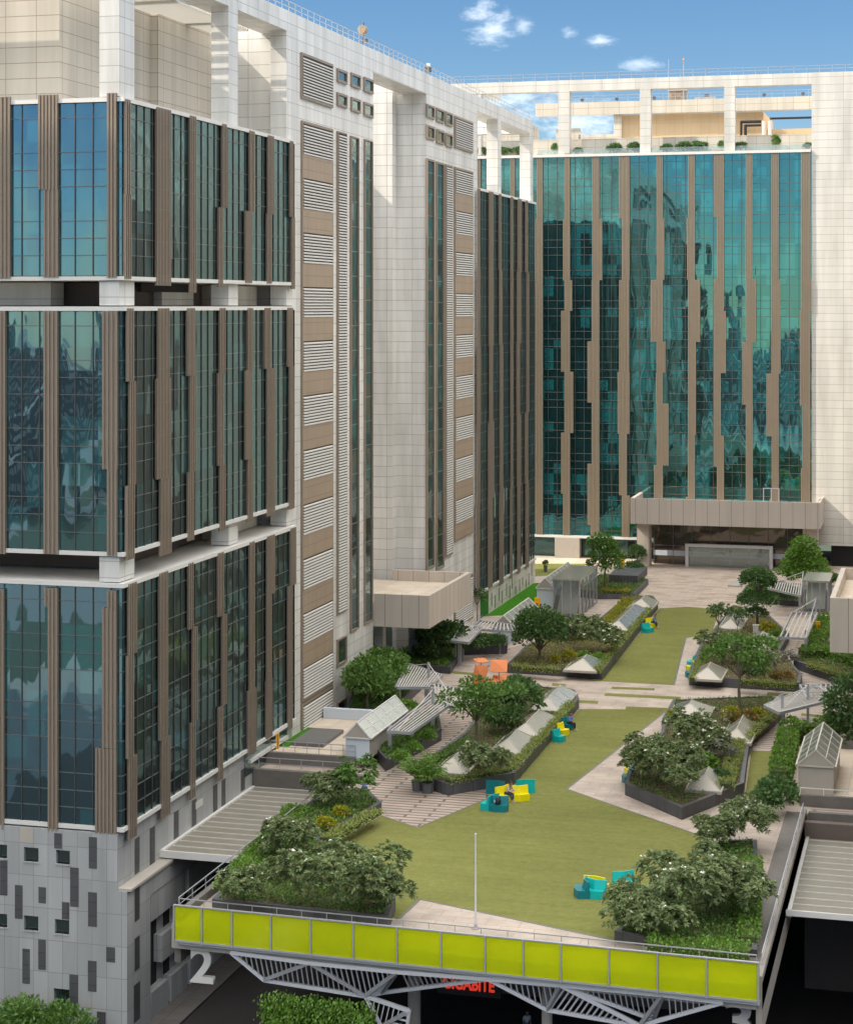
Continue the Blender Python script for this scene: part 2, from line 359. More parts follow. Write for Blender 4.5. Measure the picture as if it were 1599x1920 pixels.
M['leaf_ol'] = leafmat('olive_leaf', (.24, .30, .06), (.40, .44, .13))
M['leaf_yl'] = leafmat('yellow_leaf', (.22, .27, .02), (.48, .42, .03))
M['leaf_rd'] = leafmat('red_leaf', (.13, .12, .03), (.22, .20, .05), odd=(.50, .13, .05), odd_p=.16)
M['leaf_silver'] = leafmat('silver_leaf', (.20, .22, .16), (.36, .35, .29))
M['petal'] = plain('white_petal', (.82, .80, .70), .6, .03)
M['pot'] = plain('grey_pot', (.10, .105, .11), .5, .1, 2)
M['signred'] = None
M['skin'] = plain('skin', (.30, .17, .11), .55, .05, 3)
M['hair'] = plain('hair', (.012, .010, .009), .6)
M['jeans'] = plain('jeans', (.025, .04, .085), .8, .2, 6)
M['blackcloth'] = plain('black_cloth', (.018, .018, .02), .8, .2, 6)
M['pinkshirt'] = plain('pink_check_shirt', (.52, .42, .46), .8, .3, 12)
M['blueshirt'] = plain('blue_shirt', (.17, .25, .56), .8, .15, 8)
M['stripe'] = tile('striped_shirt', (.36, .44, .66), (.72, .74, .78), 30, .09, .045, .02, .8)
M['shoe'] = plain('pale_shoe', (.6, .58, .55), .6)
def emit(name, col, s):
    m, t, b = newmat(name); b.inputs['Base Color'].default_value = col+(1,)
    b.inputs['Emission Color'].default_value = col+(1,); b.inputs['Emission Strength'].default_value = s; return m
M['signred'] = emit('red_lit_letter', (.75, .05, .025), .32)
def limeglass():
    m, t, b = newmat('lime_glass'); u, v, obj = uvw(t)
    f = noise(t, obj, .25, 3); g = noise(t, obj, 1.6, 4)
    c = mixc(t, mth(t, 'ADD', mth(t, 'MULTIPLY', f, .6), mth(t, 'MULTIPLY', g, .4)), (.50, .60, .0), (.82, .86, .0)); b.inputs['Coat Weight'].default_value = 1.0; nb_ = t.nodes.new('ShaderNodeBump'); nb_.inputs['Strength'].default_value = .35; nb_.inputs['Distance'].default_value = .3; t.links.new(f, nb_.inputs['Height']); t.links.new(nb_.outputs[0], b.inputs['Coat Normal']);  b.inputs['Coat Roughness'].default_value = .03; b.inputs['IOR'].default_value = 1.6
    t.links.new(c, b.inputs['Base Color']); b.inputs['Roughness'].default_value = .08
    tr = N(t, 'ShaderNodeBsdfTransparent'); tr.inputs[0].default_value = (.80, .86, .05, 1)
    ms = t.nodes.new('ShaderNodeMixShader'); ms.inputs[0].default_value = .42
    t.links.new(b.outputs[0], ms.inputs[1]); t.links.new(tr.outputs[0], ms.inputs[2])
    t.links.new(ms.outputs[0], t.nodes['Material Output'].inputs[0]); return m
M['lime'] = limeglass()

# ================================================================ ground levels
XF, XR = -46.9, 0.0                                   # court-side faces of the two facing wings
ST = -10.6                                            # street level
M['canopy'] = tile('canopy_stone', (.53, .465, .40), (.20, .16, .13), 1.5, 60.0, .05, .03, .6, stain=.08)
def city_ground():
    m, t, b = newmat('city_ground'); tcn = t.nodes.new('ShaderNodeTexCoord')
    v = t.nodes.new('ShaderNodeTexVoronoi'); v.inputs['Scale'].default_value = .03; t.links.new(tcn.outputs['Object'], v.inputs['Vector'])
    s = t.nodes.new('ShaderNodeSeparateXYZ'); t.links.new(v.outputs['Color'], s.inputs[0])
    c = mixc(t, mth(t, 'GREATER_THAN', s.outputs['X'], .55), (.022, .040, .020), (.13, .135, .14)); c = mixc(t, mth(t, 'GREATER_THAN', s.outputs['Y'], .8), c, (.22, .20, .18))
    t.links.new(c, b.inputs['Base Color']); b.inputs['Roughness'].default_value = .9; return m
g = MB().face([(-3000,-1500,ST),(3000,-1500,ST),(3000,4500,ST),(-3000,4500,ST)]).build('ground', city_ground())
struct(g)
g = MB().face([(-80,-40,ST+.01),(40,-40,ST+.01),(40,250,ST+.01),(-80,250,ST+.01)]).build('street', M['asphalt']); struct(g)
DL, DR, DY = -39.6, -8.35, 94.9
deck = [(DL, DY), (DR, DY-1.0), (DR, 126.2), (XR+.1, 126.2), (XR+20, 250), (XR+20, 262), (-66, 262), (-66, 224), (XF-.1, 224), (XF-.1, 127.2), (DL, 127.2)]
struct(MB().prism(deck, -1.3, -.004).build('plaza_deck', M['paleconc']))
e1 = onY(700, 1290, 176)[0]
struct(MB().prism([(XF, 127.25), (XR, 127.25), (XR, 247), (XF, 247)], -.003, .0).build('plaza_paving', M['paving']))
struct(MB().prism([(DL+.4, DY+.3), (DR-.4, DY-.7), (DR-.4, 127.24), (DL+.4, 127.24)], -.003, .0).build('terrace_paving', M['paving']))
# pavement along the left wing at street level
struct(MB().prism([(XF, 60), (-44.4, 60), (-44.4, 150), (XF, 150)], ST+.01, ST+.16).build('pavement', M['kerb']))

EACH = {'pillar','roof_beam','recessed_wall','recess_panel','penthouse','tower','opening','parapet_panel','entrance_column'}
def each(mb, name, mat, par):
    for i in range(len(mb.f)//6):
        q = MB(); q.v = mb.v[i*8:i*8+8]; q.f = [[j-i*8 for j in r] for r in mb.f[i*6:i*6+6]]; o = q.build(name, mat, par)
    return o
HOLES = []
def office_wing(label, mirror=False, detail=True):
    T = thing('office_building', label, 'building', ((XR+14) if mirror else XF-14, 164, ST), 0, 'office wings round the court')
    def bd(mb, name, mat, par=T, **k):
        if name in EACH and len(mb.f) > 6:
            for i in range(len(mb.f)//6):
                q = MB(); q.v = mb.v[i*8:i*8+8]; q.f = [[j-i*8 for j in r] for r in mb.f[i*6:i*6+6]]; o = bd(q, name, mat, par)
            return o
        if mirror: mb.v = [(XF-x, y, z) for x, y, z in mb.v]
        return mb.build(name, mat, par, **k)
    R = random.Random(5 + mirror)
    XB = -75
    # ---- stone base
    b = MB(); b.box(XB, 104.4, ST, XF, 135.5, 1.75); b.box(XB, 104.397, ST, XF+.62, 107.6, -1.6)
    b.box(XF-.5, 107.6, -2.9, XF+.6, 124.0, -1.6)
    base = bd(b, 'stone_base', M['stone'])
    bd(MB().box(XF-.2, 104.2, -1.6, XF+.85, 119.5, -1.45), 'base_ledge', M['paleconc'], base)
    if detail:
        for a, c, d, e in ((0,50,375,450),(140,218,390,470),(312,385,405,483),(0,50,745,820),(140,217,755,838),(305,382,775,857),(300,382,1145,1228)):
            x0, z1 = onY(a/2.855, d/2.855+1450, 104.4); x1, z0 = onY(c/2.855, e/2.855+1450, 104.4)
            HOLES.append((x0, z0, x1, z1)); wn = MB().box(x0, 104.37, z0, x1, 104.5, z1)
            o = bd(wn, 'window', M['winglass'])
            f = MB(); f.box(x0-.05, 104.1, z0-.1, x1+.05, 104.36, z0)
            bd(f, 'frame', M['stone'], o)
        xs = sorted({XB, XF} | {h[i] for h in HOLES for i in (0, 2)}); zs = sorted({ST, 1.75} | {h[i] for h in HOLES for i in (1, 3)}); ly = MB()
        for q0, q1 in zip(xs, xs[1:]):
            run = None
            for r0, r1 in zip(zs, zs[1:]):
                hole = any(h[0]-.001 <= q0 and q1 <= h[2]+.001 and h[1]-.001 <= r0 and r1 <= h[3]+.001 for h in HOLES)
                if hole:
                    if run is not None: ly.box(q0, 104.15, run, q1, 104.395, r0); run = None
                elif run is None: run = r0
            if run is not None: ly.box(q0, 104.15, run, q1, 104.395, zs[-1])
        ly.box(XF, 104.15, ST, XF+.62, 104.395, -1.6)
        bd(ly, 'stone_facing', M['stone'], base)
        for a, c, d, e in ((302,343,315,400),(487,530,335,507),(12,52,462,650),(387,433,498,712),(92,133,592,775),(218,258,603,692),(343,383,683,778),(483,530,630,818),
                           (217,257,883,1048),(132,172,932,1122),(580,627,923,1008),(482,528,996,1165),(383,430,1070,1252),(255,297,1235,1275),(530,577,1268,1342),(90,130,1215,1300)):
            x0, z1 = onY(a/2.855, d/2.855+1450, 104.4); x1, z0 = onY(c/2.855, e/2.855+1450, 104.4)
            bd(MB().box(x0, 104.135, z0, x1, 104.3, z1), 'dark_slab', M['granite'])
        for a, c, d, e in ((722,748,355,545),(803,830,300,495),(932,957,212,370),(1028,1052,150,295),(1142,1165,70,218),(1187,1208,40,185),(1290,1312,-15,100)):
            y0, z1 = onX(a/2.855, d/2.855+1450, XF); y1, _ = onX(c/2.855, d/2.855+1450, XF); _, z0 = onX(a/2.855, e/2.855+1450, XF)
            bd(MB().box(XF-.1, y0, z0, XF+.012, y1, z1), 'slit_window', M['granite'])
        for a, c, d, e in ((722,748,610,800),(722,748,888,1065),(718,750,1140,1342)):
            y0, z1 = onX(a/2.855, d/2.855+1450, XF+.62); y1, _ = onX(c/2.855, d/2.855+1450, XF+.62); _, z0 = onX(a/2.855, e/2.855+1450, XF+.62)
            bd(MB().box(XF+.5, y0, z0, XF+.632, y1, z1), 'slit_window', M['granite'])
        # car park storeys behind offset stone panels
        lv = MB(); vo = MB(); sp_ = MB()
        for k, z in enumerate((-4.2, -7.2, -10.2)):
            y = 107.8 + (k % 2)*1.6
            while y < 150:
                ln = R.choice((2.6, 3.8, 5.2)); lv.box(XF-.3, y, z-.3, XF+.6, y+ln, z+1.35)
                y += ln + R.choice((.5, .8, 1.6))
        bd(lv, 'parapet_panel', M['stone'])
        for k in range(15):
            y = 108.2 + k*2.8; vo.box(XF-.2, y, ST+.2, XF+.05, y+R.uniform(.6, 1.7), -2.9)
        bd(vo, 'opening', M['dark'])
    # ---- glazed boxes
    def section(z0, z1, y0, y1, front, fins, ffins, floors=True):
        xg = XF+.2
        s = MB().box(XB, y0 + (0 if not front else .1), z0, xg, y1, z1)
        cw = bd(s, 'curtain_wall', M['glass'])
        if front:
            bd(MB().box(XB+.5, y0-.02, z0+.05, xg-.02, y0+.2, z1-.05), 'front_glazing', M['glassfront'], cw)
        l = MB(); l.box(XB, y0-.16, z1, xg+.16, y1+.05, z1+.26); l.box(XB, y0-.16, z0-.24, xg+.16, y1+.05, z0)
        bd(l, 'white_ledge', M['ledge'], cw)
        tr = MB(); mu = MB(); z = z1 - .9; k = 0
        while z > z0+.3:
            tr.box(xg-.05, y0, z-.022, xg+.05, y1, z+.022)
            if front: tr.box(XB, y0-.07, z-.022, xg, y0, z+.022)
            z -= (2.05, 1.03, 1.02)[k % 3]; k += 1
        y = y0 + .9
        while y < y1: mu.box(xg, y-.03, z0, xg+.06, y+.03, z1); y += 1.16
        if front:
            x = xg - .7
            while x > XB: mu.box(x-.03, y0-.08, z0, x+.03, y0, z1); x -= 1.16
        bd(tr, 'transom', M['mullion_l'], cw); bd(mu, 'mullion', M['mullion'], cw)
        for segs in fins:
            f = MB()
            for a, c, za, zb in segs:
                n = max(2, round((c-a)/.22))
                for i in range(n):
                    yy = a + (c-a-.09)*i/(n-1); f.box(xg+.08, yy, za, xg+.24, yy+.09, zb)
                f.box(xg+.06, a, za, xg+.10, c, zb); 
                zz = za+.6
                while zz < zb: f.box(xg+.08, a-.02, zz, xg+.2, c+.02, zz+.04); zz += 2.05
            bd(f, 'fin_screen', M['bronze'], cw)
        for segs in ffins:
            f = MB()
            for a, c, za, zb in segs:
                n = max(2, round((c-a)/.22))
                for i in range(n):
                    xx = a + (c-a-.12)*i/(n-1); f.box(xx, y0-.27, za, xx+.12, y0-.05, zb)
                zz = za+.6
                while zz < zb: f.box(a-.01, y0-.22, zz, c+.01, y0-.1, zz+.05); zz += 2.05
                f.box(a, y0-.19, za, c, y0-.15, zb)
            bd(f, 'fin_screen', M['bronze'], cw)
        return cw
    def finset(pxs, z0, z1, brk):
        out = []
        for i, (pa, pb) in enumerate(pxs):
            a, _ = onX(pa, 573, XF+.4); c, _ = onX(pb, 573, XF+.4); mid = (a+c)/2; wd = min(1.9, max(.85, (c-a)*.95))
            zs = [z1+.15] + [z for z in brk if z0 < z < z1] + [z0-R.choice((.15, .5, .9))]
            segs = []; dy = 0
            for q in range(len(zs)-1):
                ww = wd*R.choice((1, 1, .75, 1.3)); dy = R.choice((0, 0, .35, -.35)); segs.append((mid-ww/2+dy, mid+ww/2+dy, zs[q+1], zs[q]))
            out.append(segs)
        return out
    fp = ((240,250),(297,318),(357,368),(413,423),(464,476),(500,511),(544,551))
    def ff(pxs):
        out = []
        for segs in pxs:
            o = []
            for (pa, pb, ya, yb) in segs:
                x0, zt = onY(pa, ya, 104.0); x1, _ = onY(pb, ya, 104.0); _, zb = onY(pa, yb, 104.0); o.append((x0, x1, zb, zt))
            out.append(o)
        return out
    section(34.75, 45.1, 104.4, 135.6, True, finset(fp, 34.75, 45.1, (39.6,)),
            ff([[(-62,-30,178,520)], [(-9,17,181,521)], [(70,106,177,355),(80,107,355,519)], [(199,216,174,519)]]) if detail else [])
    section(18.4, 32.7, 104.4, 135.6, True, finset(fp, 18.4, 32.7, (28.5, 22.3)),
            ff([[(-60,-30,583,1039)], [(-9,8,583,1039)], [(80,106,583,876),(80,107,876,1039)], [(190,218,583,880),(199,217,880,1042)]]) if detail else [])
    section(2.1, 16.3, 104.4, 135.6, True, finset(fp, 2.1, 16.3, (12.2, 6.1)),
            ff([[(-60,-30,1105,1556)], [(-14,5,1105,1556)], [(81,106,1103,1137),(88,106,1137,1559)], [(199,216,1108,1141),(190,216,1141,1404),(177,216,1404,1564)]]) if detail else [])
    section(2.9, 45.1, 195.0, 223.5, False, finset(((897,901),(917,926),(937,942),(957,961),(971,976),(987,991)), 2.9, 45.1, (36.9, 28.7, 20.5, 12.3)), [])
    # storeys set back between the glazed boxes
    gp = MB(); 
    for z0, z1 in ((16.62, 18.1), (33.02, 34.45)):
        gp.box(XB, 109.5, z0, XF-3.0, 135.6, z1)
    bd(gp, 'recessed_wall', M['brownvoid'])
    pl = MB()
    for z0, z1 in ((16.62, 18.1), (33.02, 34.45), (45.42, 53.5)):
        pl.box(XF-1.27, 104.4, z0, XF, 106.6, z1); pl.box(XF-1.27, 122.4, z0, XF, 124.2, z1); pl.box(XF-1.27, 134.4, z0, XF-.01, 135.59, z1)
        if z0 > 40:
            pl.box(XF-14, 104.4, z0, XF-12.6, 106.2, z1)
    for y in (204.6, 221.7): pl.box(XF-1.27, y, 45.42, XF-.002, y+1.65, 53.5)
    bd(pl, 'pillar', M['white'])
    if detail:
        gw = MB(); gw.box(XF-9.3, 107.2, 33.02, XF-5.8, 109, 34.45); gw.box(XF-2.98, 116.5, 33.02, XF-2.4, 122, 34.45); gw.box(XF-3, 125, 33.02, XF-2.2, 134, 34.45); gw.box(XF-3, 125, 16.62, XF-2.2, 134, 18.1)
        bd(gw, 'recess_panel', M['farwhite'])
        bd(MB().box(XF-2.6, 113, 33.9, XF-2.35, 121, 34.44), 'vent', M['dark'])
    # roof frame
    rf = MB(); rf.box(XF-2.4, 104.4, 53.5, XF, 135.6, 55.02); rf.box(XB, 104.4, 53.5, XF-2.4, 106.6, 55.0)
    rf.box(XF-2.4, 156.8, 53.05, XF-.003, 174.4, 55.02); rf.box(XF-2.4, 195, 53.5, XF, 223.4, 55.02); rf.box(XB, 221.7, 53.5, XF-2.4, 223.4, 55.0)
    for y in (112, 118, 128): rf.box(XB+20, y, 53.6, XF-2.4, y+.8, 54.6)
    for y in (200, 206, 214): rf.box(XB, y, 53.6, XF-2.4, y+.9, 54.8)
    bd(rf, 'roof_beam', M['white'])
    lat = MB()
    for i in range(50): lat.box(XF-8, 115+i*.36, 53.3, XF-2.45, 115.14+i*.36, 53.5)
    bd(lat, 'roof_lattice', M['louvre'])
    ph = MB(); ph.box(XB, 109, 45.42, XF-6.1, 123.2, 53.3); ph.box(XB, 123.2, 45.42, XF-5.5, 135.6, 53.3); ph.box(XB, 195, 45.42, XF-11, 219, 50.0)
    bd(ph, 'penthouse', M['cream'])  # cream tone carries the warm bounce light on these walls
    # ---- white stair towers with the slot between them
    tw = MB(); tw.box(XB, 135.6, ST, XF, 156.8, 55.0)
    t1 = bd(tw, 'tower', M['white'])
    bd(MB().box(XB, 173.0, ST, XF-2.95, 174.4, 54.0), 'slot_wall', M['white']); bd(MB().box(XB, 156.8, ST, XF-14, 173.0, 53.0), 'slot_wall', M['white'])
    t2 = bd(MB().box(XB, 174.4, ST, XF, 195.0, 55.0), 'tower', M['white'])
    def frame(par, pa, pb, ya_top, ya_bot, kind, X=XF):
        y0, zt = onX(pa, ya_top, X); y1, _ = onX(pb, 573, X); _, zb = onX(pa, ya_bot, X)
        return fr(par, y0, y1, zb, zt, kind)
    def fr(par, y0, y1, zb, zt, kind):
        f = MB(); t = .12 if y1-y0 < 2.5 else .2
        f.box(XF-.05, y0, zb, XF+.16, y0+t, zt); f.box(XF-.05, y1-t, zb, XF+.16, y1, zt)
        f.box(XF-.05, y0+t, zt-t, XF+.16, y1-t, zt); f.box(XF-.05, y0+t, zb, XF+.16, y1-t, zb+t)
        nm = {'w': 'window', 'l': 'louvre', 'c': 'louvre_column'}[kind]
        o = bd(f, nm, M['bronze'], par)
        if kind == 'w':
            bd(MB().box(XF-.05, y0+t, zb+t, XF+.03, y1-t, zt-t), 'pane', M['winglass'], o)
            if zt-zb > 6:
                m_ = MB(); z = zt-1.3; k = 0
                while z > zb+.5: m_.box(XF, y0+t, z-.04, XF+.06, y1-t, z+.04); z -= (2.05, 2.05)[k % 2]; k += 1
                bd(m_, 'transom', M['mullion_l'], o)
        else:
            bd(MB().box(XF-.05, y0+t, zb+t, XF+.02, y1-t, zt-t), 'backing', M['slatgap'], o)
            def slats(za, zb_):
                s = MB(); z = za+.08
                while z < zb_-.1:
                    s.face([(XF+.13, y0+t, z+.08), (XF+.2, y0+t, z+.03), (XF+.2, y1-t, z+.03), (XF+.13, y1-t, z+.08)])
                    s.face([(XF+.2, y0+t, z-.06), (XF+.2, y0+t, z+.03), (XF+.2, y1-t, z+.03), (XF+.2, y1-t, z-.06)]); z += .23
                return s
            if kind == 'l': bd(slats(zb+t, zt-t), 'slats', M['louvre'], o)
            else:
                tp = MB(); z = zt-t; sl_ = MB(); 
                while z > zb+t+.4:
                    a = max(z-2.35, zb+t); q = slats(a, z); n0 = len(sl_.v); sl_.v += q.v; sl_.f += [[i+n0 for i in r] for r in q.f]
                    c = max(a-1.8, zb+t)
                    if a-c > .1: tp.box(XF, y0+t, c, XF+.16, y1-t, a)
                    z = c
                bd(sl_, 'slats', M['louvre'], o); bd(tp, 'tan_panel', M['tan'], o)
        return o
    # first tower
    frame(t1, 563, 622, 97, 183, 'l'); 
    for pa, pb, ys in ((631,649,((127,152),(172,197))),(657,674,((135,161),(181,207))),(681,698,((143,170),(190,216)))):
        for ya, yb in ys: frame(t1, pa, pb, ya, yb, 'w')
    y0, zt = onX(564, 225, XF); y1, _ = onX(622, 573, XF); _, zc = onX(564, 1318, XF); _, zb = onX(564, 1392, XF)
    fr(t1, y0, y1, zc, zt, 'c'); fr(t1, y0, y1, zb+.15, zc-.08, 'l')
    frame(t1, 631, 648, 245, 1153, 'l'); frame(t1, 631, 648, 1200, 1250, 'w'); frame(t1, 631, 648, 1318, 1348, 'w')
    frame(t1, 656, 671, 254, 1186, 'w'); frame(t1, 682, 697, 260, 1172, 'w')
    # second tower
    for pa, pb, ys in ((799,813,((194,219),(233,259))),(817,831,((201,227),(241,267))),(834,847,((208,233),(248,273)))):
        for ya, yb in ys: frame(t2, pa, pb, ya, yb, 'w')
    frame(t2, 851, 885, 216, 276, 'l')
    frame(t2, 799, 813, 296, 1070, 'w'); frame(t2, 817, 831, 302, 1070, 'w'); frame(t2, 834, 847, 307, 1045, 'l')
    y0, zt = onX(851, 312, XF); y1, _ = onX(885, 573, XF); fr(t2, y0, y1, 9.4, zt, 'c'); fr(t2, y0, y1, .6, 5.2, 'l')
    # ---- entrance canopy over the slot
    xo = XF+4.95 if not mirror else XF+8.4
    ya, yb, zb, zt = (156.9, 171.8, 5.5, 8.3) if not mirror else (154.0, 172, 5.6, 9.9)
    cn_ = MB(); cn_.box(XF-10, ya, zb, xo, yb, zt-1.0)
    cn_.box(XF+.02, ya, zt-1.0, xo, ya+.35, zt); cn_.box(xo-.4, ya+.35, zt-1.0, xo, yb-.35, zt); cn_.box(XF-2.5, yb-.35, zt-1.0, xo, yb, zt)
    ca = bd(cn_, 'entrance_canopy', M['canopy'])
    bd(MB().box(XF-9, ya+.36, zt-1.0, xo-.42, yb-.36, zt-.985), 'canopy_roof', M['palepav'], ca)
    en = MB().box(XF-6, 157, 0, XF-3, 173, 5.4)
    bd(en, 'lobby_glazing', M['winglass'])
    cc = MB(); cc.box(XF-.6, 170.2, 0, XF+.9, 172.2, 5.5); cc.box(XF-1, 160.5, 0, XF-.2, 161.4, 5.5)
    bd(cc, 'entrance_column', M['white'])
    bw = MB(); bw.box(XB, 195.0, ST, XF+.22, 223.5, 2.58)
    b2 = bd(bw, 'low_wall', M['farwhite'])
    if detail:
        for k in range(13):
            y = 200.5 + k*1.75 + R.uniform(-.3, .3); z = R.choice((.4, .9, 1.3)); bd(MB().box(XF, y, z-.3, XF+.232, y+.35, z+R.choice((.6, 1.1))), 'slit_window', M['slatgap'], b2)
        bd(MB().box(XF, 195.3, .05, XF+.25, 199, 2.6), 'side_door', M['winglass'], b2)
        # glazed side entrance at the foot of the near box
        en = MB().box(XF, 125.4, .05, XF+.05, 134.3, 2.0); eo = bd(en, 'side_entrance', M['winglass'])
        bd(MB().box(XF, 126, .9, XF+.3, 134, 1.15), 'handrail', M['ledge'], eo)
        rl = MB()
        for y in np.arange(104.5, 223.5, 1.5): rl.box(XF-.42, y, 55, XF-.38, y+.05, 55.95)
        for z in (55.5, 55.92): rl.box(XF-.42, 104.5, z, XF-.38, 223.4, z+.05)
        bd(rl, 'roof_railing', M['steel'])
        vt = MB()
        for a, c, d, e in ((1097,1125,1185,1235),(1168,1193,1145,1185)):
            y0, z1 = onX(a/2.855, d/2.855+1450-0, XF)
        bd(MB().box(XF-.02, 116.4, .1, XF+.03, 117.6, .55), 'vent', M['louvre'])
    return T
LEFT = office_wing('white tiled office wing with stacked teal glass boxes along the left')
RIGHT = office_wing('office wing whose beige entrance canopy juts in at the right edge', True, False)

# ================================================================ far wing across the end of the court
YF = 246.5
FAR = thing('office_building', 'wide turquoise glass office wing closing the far end of the court', 'building', (-25, 262, 0), 0, 'office wings round the court')
def fx(px): return onY(px, 573, YF)[0]
xl, xr = -66, fx(1519)
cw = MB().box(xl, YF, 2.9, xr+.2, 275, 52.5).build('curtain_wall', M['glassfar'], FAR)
l = MB(); l.box(xl, YF-.45, 52.5, xr+.1, 275, 52.85); l.box(xl, YF-.45, 2.62, fx(1200), YF+.3, 2.9)
each(l, 'white_ledge', M['ledge'], cw)
tr = MB(); mu = MB(); z = 52.5-.85; k = 0
while z > 3.2:
    tr.box(xl, YF-.05, z-.03, xr, YF+.02, z+.03); z -= (2.0, 1.0, 1.0)[k % 3]; k += 1
x = xr-.2
while x > xl: mu.box(x-.03, YF-.06, 2.9, x+.03, YF, 52.5); x -= 1.2
tr.build('transom', M['mullion_l'], cw); mu.build('mullion', M['mullion'], cw)
R = random.Random(11)
FFIN = ((895,902),(925,933),(958,966),(1008,1018),(1059.5,1069),(1111.5,1124),(1162,1180.5),(1232,1243),(1291,1303),(1339,1357.5),(1399,1411),(1447,1460),(1503,1519))
for i, (pa, pb) in enumerate(FFIN):
    a, c = fx(pa), fx(pb)
    if c-a < .2: c = a+.9
    f = MB(); z = 52.95; first = True
    while z > 3.2:
        h = R.choice((8, 8, 12, 4, 8)) if not first else 8.6
        zb = max(z-h, 2.75); ww = (c-a) if first else R.choice((.85, .95, 1.25, 1.1, 1.5))
        e0, e1 = (c-ww, c) if R.random() < .6 else (a, a+ww)
        n = max(3, round(ww/.17))
        for q in range(n):
            xx = e0+(ww-.07)*q/(n-1); f.box(xx, YF-.36, zb, xx+.09, YF-.06, z)
        f.box(e0, YF-.24, zb, e1, YF-.20, z)
        zz = zb+1
        while zz < z: f.box(e0-.01, YF-.34, zz, e1+.01, YF-.1, zz+.05); zz += 2.0
        z = zb; first = False
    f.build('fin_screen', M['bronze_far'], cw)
# white end tower
tw = MB(); tw.box(xr+.2, YF-.05, 2.65, 26, 275, 62.6)
tw.build('tower', M['farwhite'], FAR)
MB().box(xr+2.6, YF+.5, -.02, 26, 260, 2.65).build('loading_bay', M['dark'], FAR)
# open frame on the roof
fm = MB(); fm.box(xl, YF, 61.15, xr+.2, YF+1.6, 62.6)
for pa, pb in ((897,902),(1047,1068),(1200,1220),(1358,1378)):
    fm.box(fx(pa), YF-.002, 52.85, fx(pb), YF+1.3, 61.15)
fm.box(fx(905)-1, YF+1.6, 61.2, fx(905)+.5, YF+9, 62.5)
each(fm, 'roof_frame', M['farwhite'], FAR)
fb = MB(); fb.box(fx(978), YF+9, 58.9, xr+.2, YF+10.2, 60.6)
fb.box(fx(1015), YF+10, 52.85, fx(1062), YF+10.6, 57.2); fb.box(fx(1060), YF+10, 53, fx(1140), YF+11, 54.3); fb.box(fx(1060), YF+10, 55.2, fx(1135), YF+10.8, 56.3)
fb.box(fx(1128), YF+9.6, 53, fx(1143), YF+11, 58.9)
each(fb, 'back_frame', M['cream'], FAR)
M['peach'] = tile('peach_render', (.60, .45, .28), (.45, .34, .21), 1.2, 2.4, .04, .03, .8, stain=.05)
ph = MB(); ph.box(fx(1143), YF+10.3, 52.85, fx(1418), YF+26, 58.85); ph.box(fx(1418), YF+16, 52.85, xr+1, YF+26, 57.0)
each(ph, 'penthouse', M['peach'], FAR)
pw = MB(); pw.box(xl, YF+2.4, 52.85, xr+.2, YF+2.9, 55.05); pw.box(xl, YF+6, 52.85, fx(985), YF+9, 57.3)
each(pw, 'roof_parapet', M['cream'], FAR)
MB().box(fx(1008), YF+.15, 52.85, xr, YF+.2, 53.55).build('glass_balustrade', M['clear'], FAR)
rl = MB()
for (yy, z, xa, xb) in ((YF+.3, 62.6, xl, 14), (YF+9.5, 60.6, fx(975), xr)):
    for x in np.arange(xa, xb, 1.6): rl.box(x, yy, z, x+.05, yy+.05, z+.95)
    for q in (.5, .92): rl.box(xa, yy, z+q, xb, yy+.05, z+q+.05)
rl.build('roof_railing', M['steel'], FAR)
# entrance box: canopy, columns, lobby, porch
cx0, cz1 = onY(1182, 934, 238.6); cx1, _ = onY(1538, 934, 238.6); cz0 = onY(1182, 982, 238.6)[1]
c = MB(); c.box(cx0, 238.6, cz0, cx1, YF-.1, cz1-1.3); c.box(cx0, 238.6, cz1-1.3, cx1, 239.0, cz1); c.box(cx0, 239.0, cz1-1.3, cx0+.45, YF-.1, cz1); c.box(cx1-.45, 239.0, cz1-1.3, cx1, YF-.1, cz1)
ca = c.build('entrance_canopy', M['canopy'], FAR)
d = MB(); x = onY(1431, 930, 243)[0]
for q in (0, .95, 1.9): d.box(x+q, 243, cz1-1.3, x+q+.1, 243.1, cz1+1.3)
d.box(x+.1, 243, cz1+1.2, x+1.9, 243.1, cz1+1.3); d.build('white_frame', M['whitesteel'], ca)
cl = MB(); cl.box(cx0+.6, 240, 0, cx0+2.2, 242, cz0); cl.box(cx1-2.2, 240, 0, cx1-.4, 242, cz0); each(cl, 'entrance_column', M['canopy'], FAR)
lo = MB().box(cx0+2.2, 243.5, 0, cx1-2.2, 244, cz0).build('lobby_glazing', M['lobby'], FAR)
m_ = MB()
for x in np.arange(cx0+2.3, cx1-2.2, 2.4): m_.box(x, 243.38, 0, x+.07, 243.5, cz0)
m_.box(cx0+2.2, 243.36, 2.35, cx1-2.2, 243.5, 2.42); m_.build('glazing_bar', M['mullion_l'], lo)
MB().box(cx0+2.25, 243.42, 1.1, cx1-2.25, 243.48, 1.75).build('frosted_band', M['bluewhite'], lo)
px0 = onY(1285, 1018, 241.5)[0]; px1 = onY(1449, 1018, 241.5)[0]
po = MB(); po.box(px0, 241.5, 0, px0+.4, 242.1, 2.9); po.box(px1-.4, 241.5, 0, px1, 242.1, 2.9); po.box(px0+.4, 241.5, 2.55, px1-.4, 242.1, 2.9)
pp = po.build('entrance_portal', M['whitesteel'], FAR)
MB().box(px0+.4, 241.9, 0, px1-.4, 242.0, 2.5).build('portal_glazing', M['clear'], pp)
